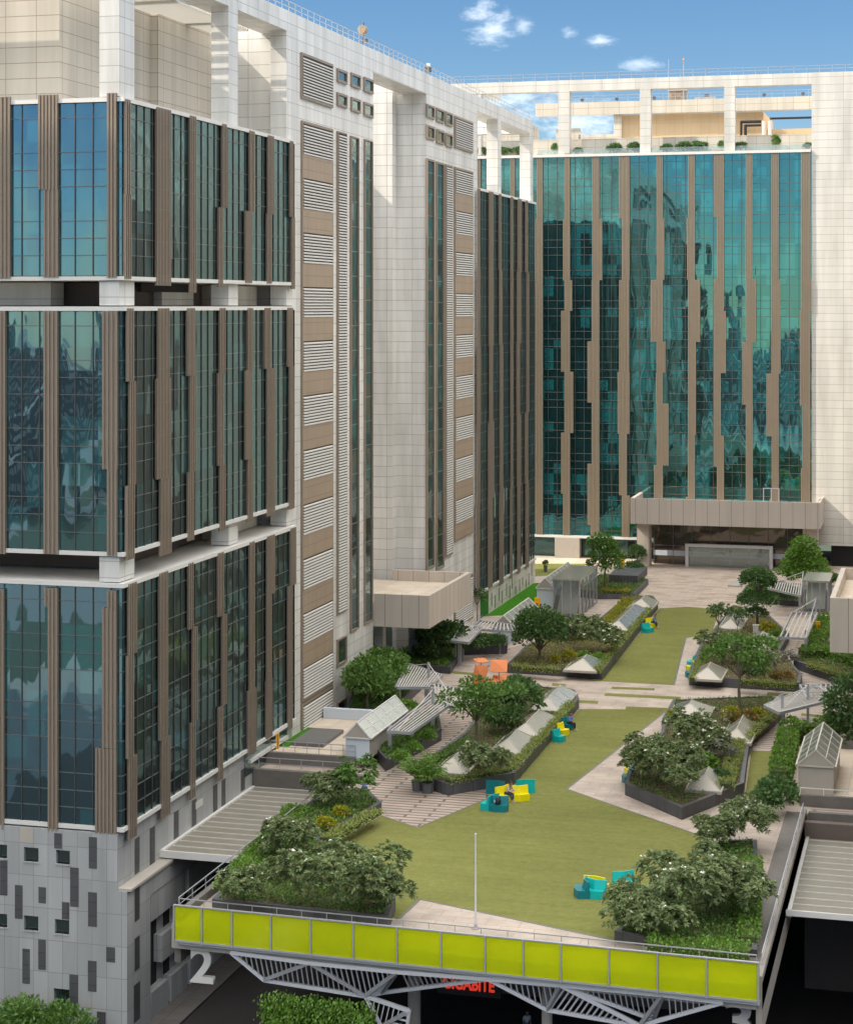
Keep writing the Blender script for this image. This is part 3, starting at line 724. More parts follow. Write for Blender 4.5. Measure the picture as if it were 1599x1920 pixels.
# ground floor left of the entrance, set back under the ledge
gw = MB().box(xl, YF+1.2, 0, cx0+.6, YF+1.4, 2.62).build('shopfront', M['glass'], FAR)
MB().box(fx(1042), YF-.6, 0, fx(1088), YF+.8, 2.6).build('stone_pier', M['paleconc'], FAR)
dd = MB(); dd.box(fx(1107), YF+1.1, 0, fx(1119), YF+1.25, 2.3); dd.box(fx(1175), YF+1.1, 0, fx(1188), YF+1.25, 2.2); each(dd, 'doorway', M['dark'], FAR)
# pipes in the roof frame
p = MB(); x0, z0 = onY(1390, 228, YF+9)
p.tube((x0, YF+9, 53), (x0, YF+9, z0), .16); p.tube((x0+.55, YF+9, 53), (x0+.55, YF+9, z0-.4), .2); p.tube((x0-.1, YF+9, z0), (x0+2.6, YF+9, z0), .2); p.tube((x0+.5, YF+9, z0-.5), (x0+2.6, YF+9, z0-.5), .16)
pr = p.build('roof_pipe', M['blackcloth'], FAR)
p = MB(); p.tube((x0+3, YF+8.5, 53), (x0+3, YF+8.5, z0), .22); p.tube((x0+3.8, YF+8.5, 53), (x0+3.8, YF+8.5, z0), .22); p.build('roof_pipe', M['ledge'], FAR)
p = MB(); p.tube((x0+3.8, YF+8.4, z0+.3), (x0+9.2, YF+8.4, z0+.3), .15); p.build('roof_pipe', M['blackcloth'], FAR)

TB = thing('shading_block', 'tall plain block added out of view beyond the left edge to shade the court', 'building', (-118, 48, ST))  # unseen block, added to keep the sun off the front deck
t_ = MB().box(-131, 15, ST, -105, 80, 98).build('wall', M['cream'], TB)

# the low city behind the camera, seen only in the glass
R = random.Random(21); mb = MB()
for i in range(420):
    a_ = R.uniform(math.pi*1.02, math.pi*1.98); d_ = R.uniform(190, 1500); x = d_*math.cos(a_); y = d_*math.sin(a_)
    if abs(x+115) < 40 and abs(y-48) < 60: continue
    w_, l_ = R.uniform(12, 34), R.uniform(12, 34); h_ = R.uniform(8, 26) if R.random() < .8 else R.uniform(30, 40+d_*.05); mb.box(x-w_/2, y-l_/2, ST, x+w_/2, y+l_/2, ST+h_)
o = mb.build('far_city', tile('city_block', (.30,.29,.28), (.06,.07,.08), 4.0, 3.4, 1.5, .35, .7)); struct(o, 'stuff'); tag(o, 'low city blocks mirrored in the glass', 'city')

# ================================================================ the court: turf, planters, walls
def sheet(name, pts, mat, z, label_kind='structure'):
    return struct(MB().prism(pts, z-.02, z).build(name, mat))
sheet('boardwalk', poly((590,1460),(716,1527),(783,1553),(905,1502),(965,1473),(839,1492),(814,1484),(800,1440),(866,1400),(905,1330),(935,1290),(850,1285),(826,1345),(828,1388),(724,1446),(640,1420)), M['boards'], .005)
sheet('boardwalk', poly((895,1262),(951,1262),(985,1226),(1040,1190),(960,1215),(900,1230)), M['boards'], .005)
sheet('boardwalk', poly((1404,1400),(1473,1345),(1590,1350),(1590,1375),(1470,1380),(1453,1408)), M['boards'], .005)
sheet('boardwalk', poly((1504,1282),(1462,1235),(1482,1200),(1520,1205),(1500,1250),(1599,1290),(1599,1310),(1560,1310)), M['boards'], .005)
sheet('entrance_paving', poly((1115,1125),(1190,1130),(1290,1138),(1420,1142),(1500,1098),(1599,1078),(1599,1056),(1190,1054),(1213,1094)), M['entrypav'], .006)
sheet('sunny_path', poly((985,1046),(1190,1048),(1190,1058),(985,1057)), M['palepav'], .006)  # sunlit strip of ground, the sunlight put into the sheet's pale colour
T_ = M['turf']
sheet('lawn', poly((745,1727),(598,1597),(716,1530),(783,1553),(905,1502),(962,1472),(1086,1330),(1252,1331),(1063,1480),(1300,1562),(1345,1590),(1340,1660),(1152,1764),(788,1687)), T_, .009)
sheet('lawn', poly((1096,1276),(1129,1275),(1237,1141),(1288,1138),(1350,1143),(1333,1192),(1286,1196),(1264,1285)), T_, .009)
sheet('lawn', poly((1409,1408),(1453,1409),(1445,1503),(1397,1498)), T_, .009)
sheet('lawn', poly((996,1057),(1108,1057),(1108,1076),(996,1081)), T_, .009)
sheet('lawn', poly((1560,1084),(1599,1080),(1599,1100),(1575,1094)), T_, .009)
sheet('lawn', [(XF+.25, onX(905,1150,XF)[0]), onZ(1006,1150), onZ(1025,1092), (XF+.25, onX(996,1091,XF)[0])], M['bright'], .009)
for q in (((1148,1288),(1228,1291),(1227,1295),(1146,1292)), ((1135,1300),(1277,1307),(1276,1312),(1133,1305)), ((1362,1315),(1434,1319),(1432,1326),(1361,1322)),
          ((1440,1298),(1501,1303),(1500,1308),(1437,1304)), ((1174,1325),(1257,1328),(1255,1337),(1172,1334)), ((1079,1313),(1122,1315),(1121,1320),(1078,1318)),
          ((1036,1281),(1062,1283),(1061,1287),(1035,1286)), ((1503,1338),(1552,1342),(1551,1346),(1502,1342)), ((840,1258),(890,1262),(885,1266),(836,1262))):
    sheet('turf_strip', poly(*q), T_, .010)
# turf edging of the paved wedge
def line_strip(name, pts, mat, wd, z):
    mb = MB()
    for a, c in zip(pts, pts[1:]): mb.beam((a[0],a[1],z), (c[0],c[1],z), wd, .02)
    return struct(mb.build(name, mat))
line_strip('paving_edge', poly((1250,1333),(1063,1480),(1300,1563)), M['granite_cap'], .14, .006)
line_strip('paving_edge', poly((1286,1196),(1264,1285)), M['granite_cap'], .14, .006)
line_strip('paving_edge', poly((745,1727),(788,1687),(1152,1764)), M['granite_cap'], .14, .006)
line_strip('paving_edge', poly((716,1530),(783,1553),(905,1502)), M['granite_cap'], .12, .006)

def inset(pts, d):
    n = len(pts); a = sum(pts[i][0]*pts[(i+1)%n][1]-pts[(i+1)%n][0]*pts[i][1] for i in range(n)); sg = 1 if a > 0 else -1
    out = []
    for i in range(n):
        p, q, r = Vector(pts[i-1]), Vector(pts[i]), Vector(pts[(i+1)%n])
        e1 = (q-p).normalized(); e2 = (r-q).normalized()
        n1 = Vector((-e1.y, e1.x))*sg; n2 = Vector((-e2.y, e2.x))*sg; m = (n1+n2)
        m = m.normalized()*min(d/max(.35, m.normalized().dot(n1)), d*2.2); out.append((q.x+m.x, q.y+m.y))
    return out
def planter(label, pts, h=.8, wd=.28, soil=.08, mat='granite'):
    ins = inset(pts, wd); cx = sum(p[0] for p in pts)/len(pts); cy = sum(p[1] for p in pts)/len(pts)
    T = thing('planter', label, 'planter', (cx, cy, 0), 0, 'dark granite planters')
    mb = MB(); n = len(pts)
    for i in range(n):
        j = (i+1) % n; a, b_, c, d = pts[i], pts[j], ins[j], ins[i]
        mb.face([(*a,0),(*b_,0),(*b_,h),(*a,h)]); mb.face([(*a,h),(*b_,h),(*c,h),(*d,h)]); mb.face([(*d,h),(*c,h),(*c,h-soil-.05),(*d,h-soil-.05)])
    mb.build('wall', M[mat], T)
    MB().prism(ins, h-soil-.04, h-soil).build('soil', M['soil'], T)
    return ins
PL = {}
PL[1] = planter('long dark planter of white blossom shrubs above the left lime panels', poly((716,1528),(690,1503),(612,1497),(398,1714),(728,1748),(742,1708),(598,1597)))
PL[2] = planter('dark angular planter with glass lanterns left of the front lawn', poly((814,1484),(839,1492),(965,1471),(1086,1328),(1078,1311),(1000,1303),(945,1300),(905,1345),(872,1392),(806,1440)))
PL[3] = planter('dark planter round the round tree left of the back lawn', poly((951,1262),(1061,1269),(1130,1275),(1234,1142),(1224,1130),(1175,1131),(1108,1188),(1035,1203),(985,1227)))
PL[4] = planter('dark planter of grey green shrubs right of the front lawn', poly((1172,1491),(1279,1538),(1395,1490),(1406,1400),(1472,1345),(1452,1322),(1262,1330),(1243,1364),(1240,1392),(1178,1462)))
PL[5] = planter('dark planter with lanterns right of the back lawn', poly((1292,1285),(1500,1298),(1504,1281),(1462,1235),(1480,1203),(1440,1165),(1375,1148),(1345,1186),(1312,1226),(1296,1262)))
PL[6] = planter('narrow dark planter under the front left pergola', poly((724,1447),(828,1389),(822,1348),(800,1352),(700,1421)), .9)
PL[7] = planter('dark planter of shrubs behind the orange parasols', poly((862,1229),(951,1226),(953,1208),(880,1203)), .8)
PL[8] = planter('dark planter of leafy plants under the beige canopy', poly((770,1258),(845,1264),(866,1232),(870,1205),(800,1205),(735,1240)), .6)
PL[9] = planter('dark granite planter of hedges at the right edge', poly((1488,1254),(1599,1292),(1640,1300),(1640,1225),(1540,1215),(1505,1225)), .8)
PL[10] = planter('dark planter of yellow ground cover below the slim leafy tree', poly((1113,1124),(1190,1124),(1216,1096),(1180,1086),(1105,1086)), .6)
PL[11] = planter('dark planter near the glass lift box at upper right', poly((1385,1128),(1500,1138),(1508,1118),(1470,1100),(1400,1106)), .6)
PL[12] = planter('dark planter of trees beside the white left tower', poly((648,1345),(735,1346),(800,1285),(790,1235),(700,1250)), .7)
PL[13] = planter('dark planter of blossom shrubs above the right lime panels', poly((1152,1764),(1345,1590),(1420,1590),(1420,1800),(1290,1790)), .5)
# raised slab beside the slim leafy tree
b = onZ(1178,1086); T = MB().prism(poly((1142,1102),(1196,1104),(1214,1087),(1160,1085)), .6, 1.5).build('stone_block', M['granite'], loc=(*b, 0)); tag(T, 'low dark stone block beside the slim leafy tree', 'stone block')

# ---------------------------------------------------------------- left and right terraces over the ramps
def porch(label, x0, x1, y0, y1, Z=-.95):
    T = thing('porch_roof', label, 'roof', ((x0+x1)/2, (y0+y1)/2, -1), 0, 'ramp roofs')
    MB().box(x0, y0, Z-.35, x1, y1, Z-.06).build('slab', plain('stained_roof_panel', (.235, .21, .165), .55, .22, .5), T)
    r = MB(); n = 14
    for i in range(n+1):
        y = y0 + (y1-y0-.07)*i/n; r.box(x0+.1, y, Z-.06, x1-.1, y+.06, Z)
    r.build('rib', M['louvre'], T)
    e = MB(); e.box(x0-.1, y0-.12, Z-(.42 if x0 < -20 else .3), x1+.1, y0, Z+.02); e.box(x0-.01, y0, Z-.4, x0+.2, y1, Z+.05)
    e.build('edge_trim', M['ledge'], T)
    b_ = MB()
    for i in range(3): b_.box(x0, y0+3+i*5, Z-1.0, x1, y0+3.35+i*5, Z-.36)
    b_.build('roof_beam', M['paleconc'], T); return T
porch('pale ribbed roof over the ramp between the left wing and the deck', XF+.03, -41.7, 110.6, 127.0)
porch('pale ribbed roof over the dark ramp at the right edge', DR+.1, XR+9, 108.8, 126.0)
def wall(name, label, boxes, mat, cat='wall', group=None):
    x, y = (boxes[0][0]+boxes[0][3])/2, (boxes[0][1]+boxes[0][4])/2
    if len(boxes) == 1:
        return tag(MB().box(*boxes[0]).build(name, mat, loc=(x, y, min(boxes[0][2], boxes[0][5]))), label, cat, group)
    T = thing(name, label, cat, (x, y, min(boxes[0][2], boxes[0][5])), 0, group)
    for q in boxes: MB().box(*q).build('section', mat, T)
    return T
y1 = onX(535, 1440, XF)[0]
wall('retaining_wall', 'stained low wall behind the left ramp roof', [(XF+.05, 127.05, -1.3, DL+1.5, 127.5, .25)], M['concrete'])
ya = onZ(640, 1442)[1]
wall('retaining_wall', 'stained grey wall below the small glass house', [(XF+.05, ya, .005, onZ(640,1442)[0]+1, ya+.4, .85)], M['concrete'])
tx = onZ(640,1442)[0]+1
struct(MB().prism([(XF+.03, ya+.4), (tx, ya+.4), (tx+.2, ya+14), (XF+.03, ya+14)], .004, .7).build('raised_terrace', M['palepav']))
g0 = (XF+2.2, ya+4.6)
wall('roof_hatch', 'grey flat hatch on the terrace by the left tower', [(XF+.9, ya+3, .7, XF+3.4, ya+8, .95)], M['granite_cap'], 'hatch')
struct(MB().box(XF+.1, ya+2.4, .7, XF+.9, ya+9, .72).build('turf_strip', M['bright']))
wall('low_wall', 'pale blue low wall behind the terrace by the left tower', [(XF+.3, ya+12.5, .7, XF+4.6, ya+12.9, 1.5)], M['bluewhite'])
# right-hand terrace of pale roofs and dark kerbs
rz = .35
rx0, ry0 = onZ(1500, 1508); 
struct(MB().prism([(DR+.2, 126.5), (XR+16, 126.5), (XR+16, 150), (DR+.2, 150)], .0, .012).build('right_terrace', M['boards']))
wall('retaining_wall', 'dark kerb wall behind the right ramp roof', [(DR+.1, 126.05, -1.5, XR+14, 126.5, .1)], M['concrete'])
a_ = onZ(1500,1512); wall('parapet_wall', 'dark stained parapet in front of the right glass house', [(a_[0], a_[1], .013, XR+16, a_[1]+.35, .75)], M['concrete'])
c_ = onZ(1497,1407); wall('parapet_wall', 'dark stained parapet behind the right glass house', [(c_[0]+1.3, c_[1], .013, XR+16, c_[1]+.35, .9)], M['concrete'])
struct(MB().prism([(a_[0]-.8, a_[1]+.36), (XR+16, a_[1]+.36), (XR+16, c_[1]-.01), (c_[0]-.2, c_[1]-.01)], .012, .3).build('right_roof', M['palepav']))
rl = thing('hand_rail', 'thin pale rail along the right glass house parapet', 'railing', (a_[0]+4, a_[1], .75))
m_ = MB(); m_.box(a_[0], a_[1]+.15, 1.15, XR+14, a_[1]+.2, 1.2)
for i in range(8): m_.box(a_[0]+i*1.5, a_[1]+.15, .75, a_[0]+i*1.5+.05, a_[1]+.2, 1.15)
m_.build('rail', M['ledge'], rl)
# stained concrete gutter down the right side of the deck, with its rail
struct(MB().box(DR-1.3, DY+.4, .0, DR-.35, 126, .10).build('gutter', M['concrete']))
wall('deck_edge_wall', 'tall pale edge wall along the right side of the deck', [(DR-.3, DY-1.0, -2.6, DR, 126, .35)], plain('weathered_edge', (.27,.24,.21), .8, .25, .4))
wall('deck_edge_wall', 'grey edge wall along the left side of the deck', [(DL, DY+.4, -2.2, DL+.35, 127, .45)], M['concrete'])
def rail(label, p, q, z0, n, h=.75):
    p, q = Vector((*p, z0)), Vector((*q, z0)); T = thing('railing', label, 'railing', tuple(p))
    up = Vector((0,0,h)); MB().beam(p+up, q+up, .05).build('top_rail', M['steel'], T)
    m_ = MB().beam(p+up*.5, q+up*.5, .035)
    m_.build('lower_rail', M['steel'], T)
    for i in range(n+1):
        c = p.lerp(q, i/n); MB().beam(c, c+up, .035).build('post', M['steel'], T)
rail('thin grey railing along the left side of the deck', (DL+.15, DY+.6), (DL+.15, 119), .45, 12)
rail('thin grey railing along the right side of the deck', (DR-.15, DY+.6), (DR-.15, 125), .35, 9, .6)
rail('thin railing on the wall below the small glass house', (XF+.4, ya+.2), (tx, ya+.2), .85, 7, .8)
rail('thin railing on the low wall behind the left ramp roof', (XF+.4, 127.3), (DL+1, 127.3), .25, 5, .8)

# ---------------------------------------------------------------- lime green glass balustrade along the front of the deck
xa, xb = onY(327, 1700, DY-.5)[0], onY(1427, 1800, DY-.5)[0]
LB = thing('glass_balustrade', 'row of lime green glass panels along the front edge of the deck', 'balustrade', ((xa+xb)/2, DY-.5, -1.2))
ed = [onY(p, 573, DY-.5)[0] for p in (327,380,437,511,586,667,749,832,915,987,1057,1147,1238,1330,1426)]
ZT, ZB = 1.14, -.66
for a, c in zip(ed, ed[1:]):
    p_ = MB().box(a+.05, DY-.52, ZB, c-.05, DY-.48, ZT).build('glass_panel', M['lime'], LB)
for a in ed: MB().box(a-.035, DY-.60, ZB-.15, a+.035, DY-.5+.12, ZT+.05).build('post', M['steel'], LB)
m_ = MB(); m_.box(xa, DY-.57, ZT, xb, DY-.43, ZT+.06); m_.build('top_rail', M['steel'], LB)
m_ = MB(); m_.box(xa, DY-.56, ZB-.1, xb, DY-.44, ZB); m_.build('bottom_rail', M['steel'], LB)
m_ = MB()
for a, c in zip(ed, ed[1:]):
    for z in (-.35, .2, .75): m_.beam((a+.05, DY-.46, z), (a+.34, DY-.1, z+.12), .05); m_.beam((a+.2, DY-.3, z), (a+.2, DY-.3, z+.2), .05)
m_.build('bracket', M['granite'], LB); LB.rotation_euler = (0, 0, -1/31.0); LB.location.y -= .5
rail('thin front railing just behind the lime glass panels', (DL+.3, DY+.35), (DR-.3, DY-.65), .05, 22, 1.2)
fs = MB().prism([(DL+.3, DY-.3), (DR-.3, DY-1.3), (DR-.3, DY-.7), (DL+.3, DY+.3)], -.42, -.02).build('deck_edge_beam', M['lime'] if False else plain('lime_fascia', (.60, .62, .02), .5, .12)); tag(fs, 'lime painted edge beam behind the lime glass panels', 'beam')

# ---------------------------------------------------------------- white lattice truss under the deck
TR = thing('lattice_truss', 'white folded lattice screen hanging under the lime panels', 'truss', (-24, 96, -5))
def nd(px, py, d=0.): 
    Y_ = DY-.2+d-(px-327)/1100; x, z = onY(px, py, Y_); return Vector((x, Y_, z))
T0,T1,T2,T3,T4,T5,T6,T7 = nd(433,1786),nd(581,1806),nd(745,1823),nd(915,1836),nd(1051,1848),nd(1243,1866),nd(1356,1880),nd(660,1814)
B0,B1,B2,B3,B4,B5,B6 = nd(495,1838,.8),nd(685,1868,1.0),nd(716,1862,1.6),nd(1026,1894,.9),nd(1200,1924,1.0),nd(768,1896,1.2),nd(1225,1912,1.2)
B7, B8 = nd(762,1945,1.5), nd(715,1925,1.3); B9 = nd(1120,1960,1.4)
def tri(a, b_, c, n=10, fold=True):
    m_ = MB()
    for p, q in ((a,b_),(b_,c),(c,a)): m_.beam(p, q, .17, .2)
    m_.build('frame_bar', M['whitesteel'], TR)
    m_ = MB(); L = max((b_-a).length, .5); n = max(3, int(L/.27))
    for i in range(1, n):
        t = i/n; p = a.lerp(b_, t)
        # vertical-ish slat from edge a-b to the two other edges
        apex = (c-a).dot(b_-a)/L/L
        q = a.lerp(c, t/apex) if t < apex else c.lerp(b_, (t-apex)/max(1e-4, 1-apex))
        m_.beam(p, q, .05, .09)
    m_.build('slats', M['whitesteel'], TR)
tri(T0,T1,B0); tri(B0,B1,T1); tri(T1,T2,B1); tri(T2,T3,B2); tri(T2,B2,B1); tri(B1,B5,B8); tri(B5,B7,B8)
tri(T3,T4,B3); tri(T4,B4,B3); tri(T4,T5,B6); tri(T5,T6,B4); tri(T5,B4,B6)
m_ = MB().prism([(xa, DY-.28), (xb, DY-1.28), (xb, DY-.98), (xa, DY+.02)], -.98, -.79); m_.build('top_chord', M['whitesteel'], TR)
# concrete columns and the underside
def column(label, px, Y, r=.35):
    x = onY(px, 1900, Y)[0]; T = thing('concrete_column', label, 'column', (x, Y, ST))
    MB().tube((x, Y, ST+.3), (x, Y, -1.3), r, n=18).build('shaft', M['paleconc'], T, smooth=True); MB().box(x-.5, Y-.5, ST, x+.5, Y+.5, ST+.3).build('base', M['paleconc'], T)
column('round concrete column under the deck left of the red sign', 777, 100)
column('round concrete column under the deck right of the red sign', 1026, 97.2, .28)
wall('core_wall', 'dark wall of the space under the deck', [(DL+9, 118, ST, DR-6, 119, -1.3)], M['brownvoid'])
wall('ramp_wall', 'dark end wall of the ramp beneath the right roof', [(DR, 124, ST, XR+10, 124.6, -.01)], M['brownvoid'])
wall('ramp_wall', 'dark end wall of the ramp beneath the left roof', [(XF, 150, ST, DL, 150.6, -1.3)], M['brownvoid'])
# ---------------------------------------------------------------- lettering
def text(body, size, mat, depth, name, parent=None):
    cu = bpy.data.curves.new(name, 'FONT'); cu.body = body; cu.size = size; cu.extrude = depth/2; cu.offset = size*.022; cu.align_x = 'CENTER'
    o = bpy.data.objects.new(name, cu); C.objects.link(o); bpy.context.view_layer.update()
    me = bpy.data.meshes.new_from_object(o.evaluated_get(bpy.context.evaluated_depsgraph_get())); bpy.data.objects.remove(o)
    me.materials.clear(); me.materials.append(mat); q = bpy.data.objects.new(name, me); C.objects.link(q)
    if parent: q.parent = parent
    return q
for ch, pa, pb, yb, lab in (('2', 353, 408, 1838, 'large white numeral 2 hanging under the lime panels'), ('3', 1355, 1416, 1944, 'large white numeral 3 hanging under the lime panels')):
    x0, zb = onY(pa, yb, DY+.3); x1, _ = onY(pb, yb, DY+.3)
    o = text(ch, 2.62 if ch == '2' else 2.7, M['louvre'], .3, 'numeral_sign'); o.location = ((x0+x1)/2, DY+.3, zb); o.rotation_euler = (rad(90), 0, 0); o.scale.x = 1.22 if ch == '3' else 1.06
    tag(o, lab, 'sign', 'gate numerals')
sx, sz = onY(879, 1858, 99.5)
SG = thing('shop_sign', 'black sign with red lit letters under the deck', 'sign', (sx, 99.5, sz-.2))
MB().box(sx-1.75, 99.52, sz-.3, sx+1.75, 99.8, sz+1.0).build('board', M['blackcloth'], SG)
o = text('GIGABITE', .92, M['signred'], .1, 'lettering', SG); o.location = (0, -.03, .25); o.rotation_euler = (rad(90), 0, 0); o.scale = (.72, 1, 1)

# ---------------------------------------------------------------- flagpole, masts, roof gear
fx_, fy_ = onZ(892, 1742); T = thing('flagpole', 'slender white pole on the paving behind the lime panels', 'pole', (fx_, fy_, 0))
zt = CAMH-(1567-HOR)/FPX*(fy_*CS - fx_*SN)
MB().tube((fx_, fy_, 0.1), (fx_, fy_, zt), .06, .035, 10).build('shaft', M['whitesteel'], T); MB().lathe([(.22,0),(.22,.06),(.1,.1),(.08,.25)], fx_, fy_).build('base', M['steel'], T); MB().lathe([(.02,zt),(.06,zt+.04),(.06,zt+.08),(.01,zt+.13)], fx_, fy_).build('finial', M['whitesteel'], T)
ay, az = onX(682, 86, XF-.8); T = thing('antenna_mast', 'thin mast with a cream dish on the left wing roof', 'antenna', (XF-.8, ay, 55))
MB().tube((XF-.8, ay, 55), (XF-.8, ay, 57.3), .06).build('mast', M['slatgap'], T)
MB().tube((XF-.8, ay-.15, 56.6), (XF-.75, ay-.75, 56.65), .42, .36, 14).build('dish', M['tan'], T); MB().box(XF-.9, ay-.1, 55.6, XF-.5, ay+.3, 55.9).build('bracket', M['slatgap'], T)
ay, az = onX(803, 140, XF-.6); T = thing('floodlight', 'small dark lamp on the parapet of the left wing', 'floodlight', (XF-.6, ay, 55))
MB().box(XF-.65, ay-.05, 55, XF-.55, ay+.05, 55.6).build('stem', M['slatgap'], T); MB().box(XF-.85, ay-.45, 55.5, XF-.35, ay+.35, 55.95).build('head', M['slatgap'], T); MB().box(XF-.36, ay-.3, 55.95, XF-.7, ay+.05, 56.3).build('cap', M['louvre'], T)
for pxm, top, lab in ((1254, 110, 'thin dark roof mast left of the stone tank room'), (1282, 112, 'thin red tipped roof mast on the far wing')):
    x, zt = onY(pxm, top, YF+12); T = thing('roof_mast', lab, 'mast', (x, YF+12, 58.8)); MB().tube((x, YF+12, 58.8), (x, YF+12, zt), .07, .05, 8).build('shaft', M['steel'], T)
    if pxm > 1270: MB().tube((x, YF+12, zt), (x, YF+12, zt+.25), .12, .1, 8).build('lamp', M['orange2'], T)
x0, z1 = onY(1254, 170, YF+14); x1, _ = onY(1284, 170, YF+14)
T = thing('tank_room', 'small stained stone room on the far wing roof', 'roof room', (x0+1, YF+15, 58.8)); MB().box(x0, YF+14, 58.8, x1, YF+16, z1).build('wall', tile('rough_stone', (.32,.26,.2), (.2,.16,.12), .6, .4, .04, .25, .8), T); MB().box(x0-.15, YF+13.85, z1, x1+.3, YF+16.1, z1+.15).build('roof', M['paleconc'], T)
x0, z0 = onY(1302, 186, YF+13); T = thing('air_handler', 'low grey machine on the far wing roof', 'machine', (x0+2, YF+13.5, 58.8)); MB().box(x0, YF+13, 58.8, x0+2.9, YF+14, z0+.35).build('casing', M['steel'], T); MB().tube((x0+1.6, YF+13.5, z0+.3), (x0+1.6, YF+13.5, z0+.7), .35, .35).build('fan_housing', M['slatgap'], T)
for i, pxm in enumerate((1092, 1157, 1227, 1433, 1506)):
    x, z = onY(pxm, 186, YF+9.7); T = thing('floodlight', ('leftmost','second','third','fourth','rightmost')[i]+' tiny dark lamp along the far wing back frame', 'floodlight', (x, YF+9.7, 60.6), 0, 'roof lamps'); MB().box(x-.04, YF+9.66, 60.6, x+.04, YF+9.74, 60.85).build('stem', M['slatgap'], T); MB().box(x-.22, YF+9.5, 60.85, x+.22, YF+9.9, 61.15).build('head', M['slatgap'], T)

# ---------------------------------------------------------------- glass lanterns and ridge-roofed glass houses
M['cream2'] = plain('cream_panel', (.55, .50, .42), .5, .04)
def lantern(label, px, py, wx, ly, h=1.0, z0=.72, ends=(True, False), rz=0.):
    x, y = onZ(px, py, z0); T = thing('skylight_lantern', label, 'skylight', (x, y, z0), rz, 'glass lanterns in the planters')
    a, b_ = wx/2, ly/2; k = min(b_*.85, a*1.0)
    P = {'sw':(-a,-b_,.18),'se':(a,-b_,.18),'ne':(a,b_,.18),'nw':(-a,b_,.18),'s':(0,-b_+k,h),'n':(0,b_-k,h)}
    def bl(mb, name, mat): mb.v = [(p[0]+x, p[1]+y, p[2]+z0) for p in mb.v]; return mb.build(name, mat, T)
    m_ = MB(); m_.box(-a-.06,-b_-.06,0,a+.06,b_+.06,.17); bl(m_, 'kerb', M['paleconc'])
    bl(MB().face([P['sw'],P['se'],P['s']]), 'end_panel', M['cream2']); bl(MB().face([P['ne'],P['nw'],P['n']]), 'end_panel', M['cream2'])
    for q in (('se','ne','n','s'),('nw','sw','s','n')): bl(MB().face([P[i] for i in q]), 'glass_panel', M['roofglass'])
    m_ = MB()
    for p, q in (('sw','s'),('se','s'),('ne','n'),('nw','n'),('s','n'),('sw','se'),('se','ne'),('ne','nw'),('nw','sw')): m_.beam(P[p], P[q], .05, .05)
    n = int((ly-2*k)/1.6)
    for i in range(1, n):
        yy = -b_+k+(ly-2*k)*i/n
        m_.beam((0,yy,h), (a,yy,.18), .05); m_.beam((0,yy,h), (-a,yy,.18), .05)
    bl(m_, 'frame', M['cream2']); return T

for a in (('near left lantern beside the potted palms', 857, 1441, 2.3, 4.4), ('lowest of the three lanterns in a row left of the lawn', 962, 1402, 2.4, 5.2),
          ('middle and longest lantern of the row left of the lawn', 1000, 1367, 2.4, 7.2), ('highest of the three lanterns in a row left of the lawn', 1040, 1319, 2.4, 7.5),
          ('single lantern in the corner by the yellow bush', 1097, 1252, 2.9, 5.0), ('long lantern along the back lawn planter', 1176, 1166, 2.6, 13.5), ('lantern at the far tip of the back lawn planter', 1206, 1137, 2.6, 5),
          ('lantern at the front right corner of the grey shrubs', 1326, 1473, 2.3, 4.4), ('lantern at the back left of the right front planter', 1296, 1339, 3.2, 4.5), ('flat lantern amid the right front planter', 1388, 1378, 2.2, 7),
          ('lantern at the near left corner of the right back planter', 1330, 1268, 2.6, 5), ('lantern behind the yellow bush of the right back planter', 1428, 1208, 2.6, 5.5), ('lantern beside the thin sapling on the right', 1375, 1172, 2.2, 7), ('small lantern at the back of the right planter', 1408, 1150, 2.0, 4)):
    lantern(*a)
def glasshouse(label, px, py, wx, ly, wh, rh, z0=0., wallmat='bluewhite', sidemat='paleconc'):
    x, y = onZ(px, py, z0); T = thing('glass_house', label, 'glass house', (x, y, z0), 0, 'ridge roofed glass houses')
    a = wx/2; e = .15
    MB().box(x-a, y, z0, x+a, y+ly, z0+wh).build('base_wall', M[sidemat], T)
    MB().box(x-a-.01, y-.03, z0+.0, x+a+.01, y-.003, z0+wh-.02).build('front_panel', M[wallmat], T)
    A = [(x-a-e, y-e, z0+wh), (x+a+e, y-e, z0+wh), (x+a+e, y+ly+e, z0+wh), (x-a-e, y+ly+e, z0+wh), (x, y-e, z0+wh+rh), (x, y+ly+e, z0+wh+rh)]
    MB().face([A[0],A[1],A[4]]).build('gable', M['paleconc'], T); MB().face([A[2],A[3],A[5]]).build('gable', M['paleconc'], T)
    MB().face([A[1],A[2],A[5],A[4]]).build('roof_glass', M['roofglass'], T); MB().face([A[3],A[0],A[4],A[5]]).build('roof_glass', M['roofglass'], T)
    m_ = MB()
    for i, j in ((0,1),(1,2),(2,3),(3,0),(0,4),(1,4),(2,5),(3,5),(4,5)): m_.beam(A[i], A[j], .09, .09)
    n = max(2, int(ly/1.7))
    for i in range(1, n):
        yy = y-e+(ly+2*e)*i/n; m_.beam((x,yy,z0+wh+rh), (x+a+e,yy,z0+wh), .06); m_.beam((x,yy,z0+wh+rh), (x-a-e,yy,z0+wh), .06)
    m_.beam((x-(a+e)/2,y-e,z0+wh+rh/2), (x-(a+e)/2,y+ly+e,z0+wh+rh/2), .05); m_.beam((x+(a+e)/2,y-e,z0+wh+rh/2), (x+(a+e)/2,y+ly+e,z0+wh+rh/2), .05)
    m_.build('roof_frame', M['cream2'] if sidemat == 'paleconc' and wallmat == 'paleconc' else M['ledge'], T)
glasshouse('ridge roofed glass house on the left terrace by the pergola', 671, 1423, 1.75, 9.5, 1.5, 1.1, .70)
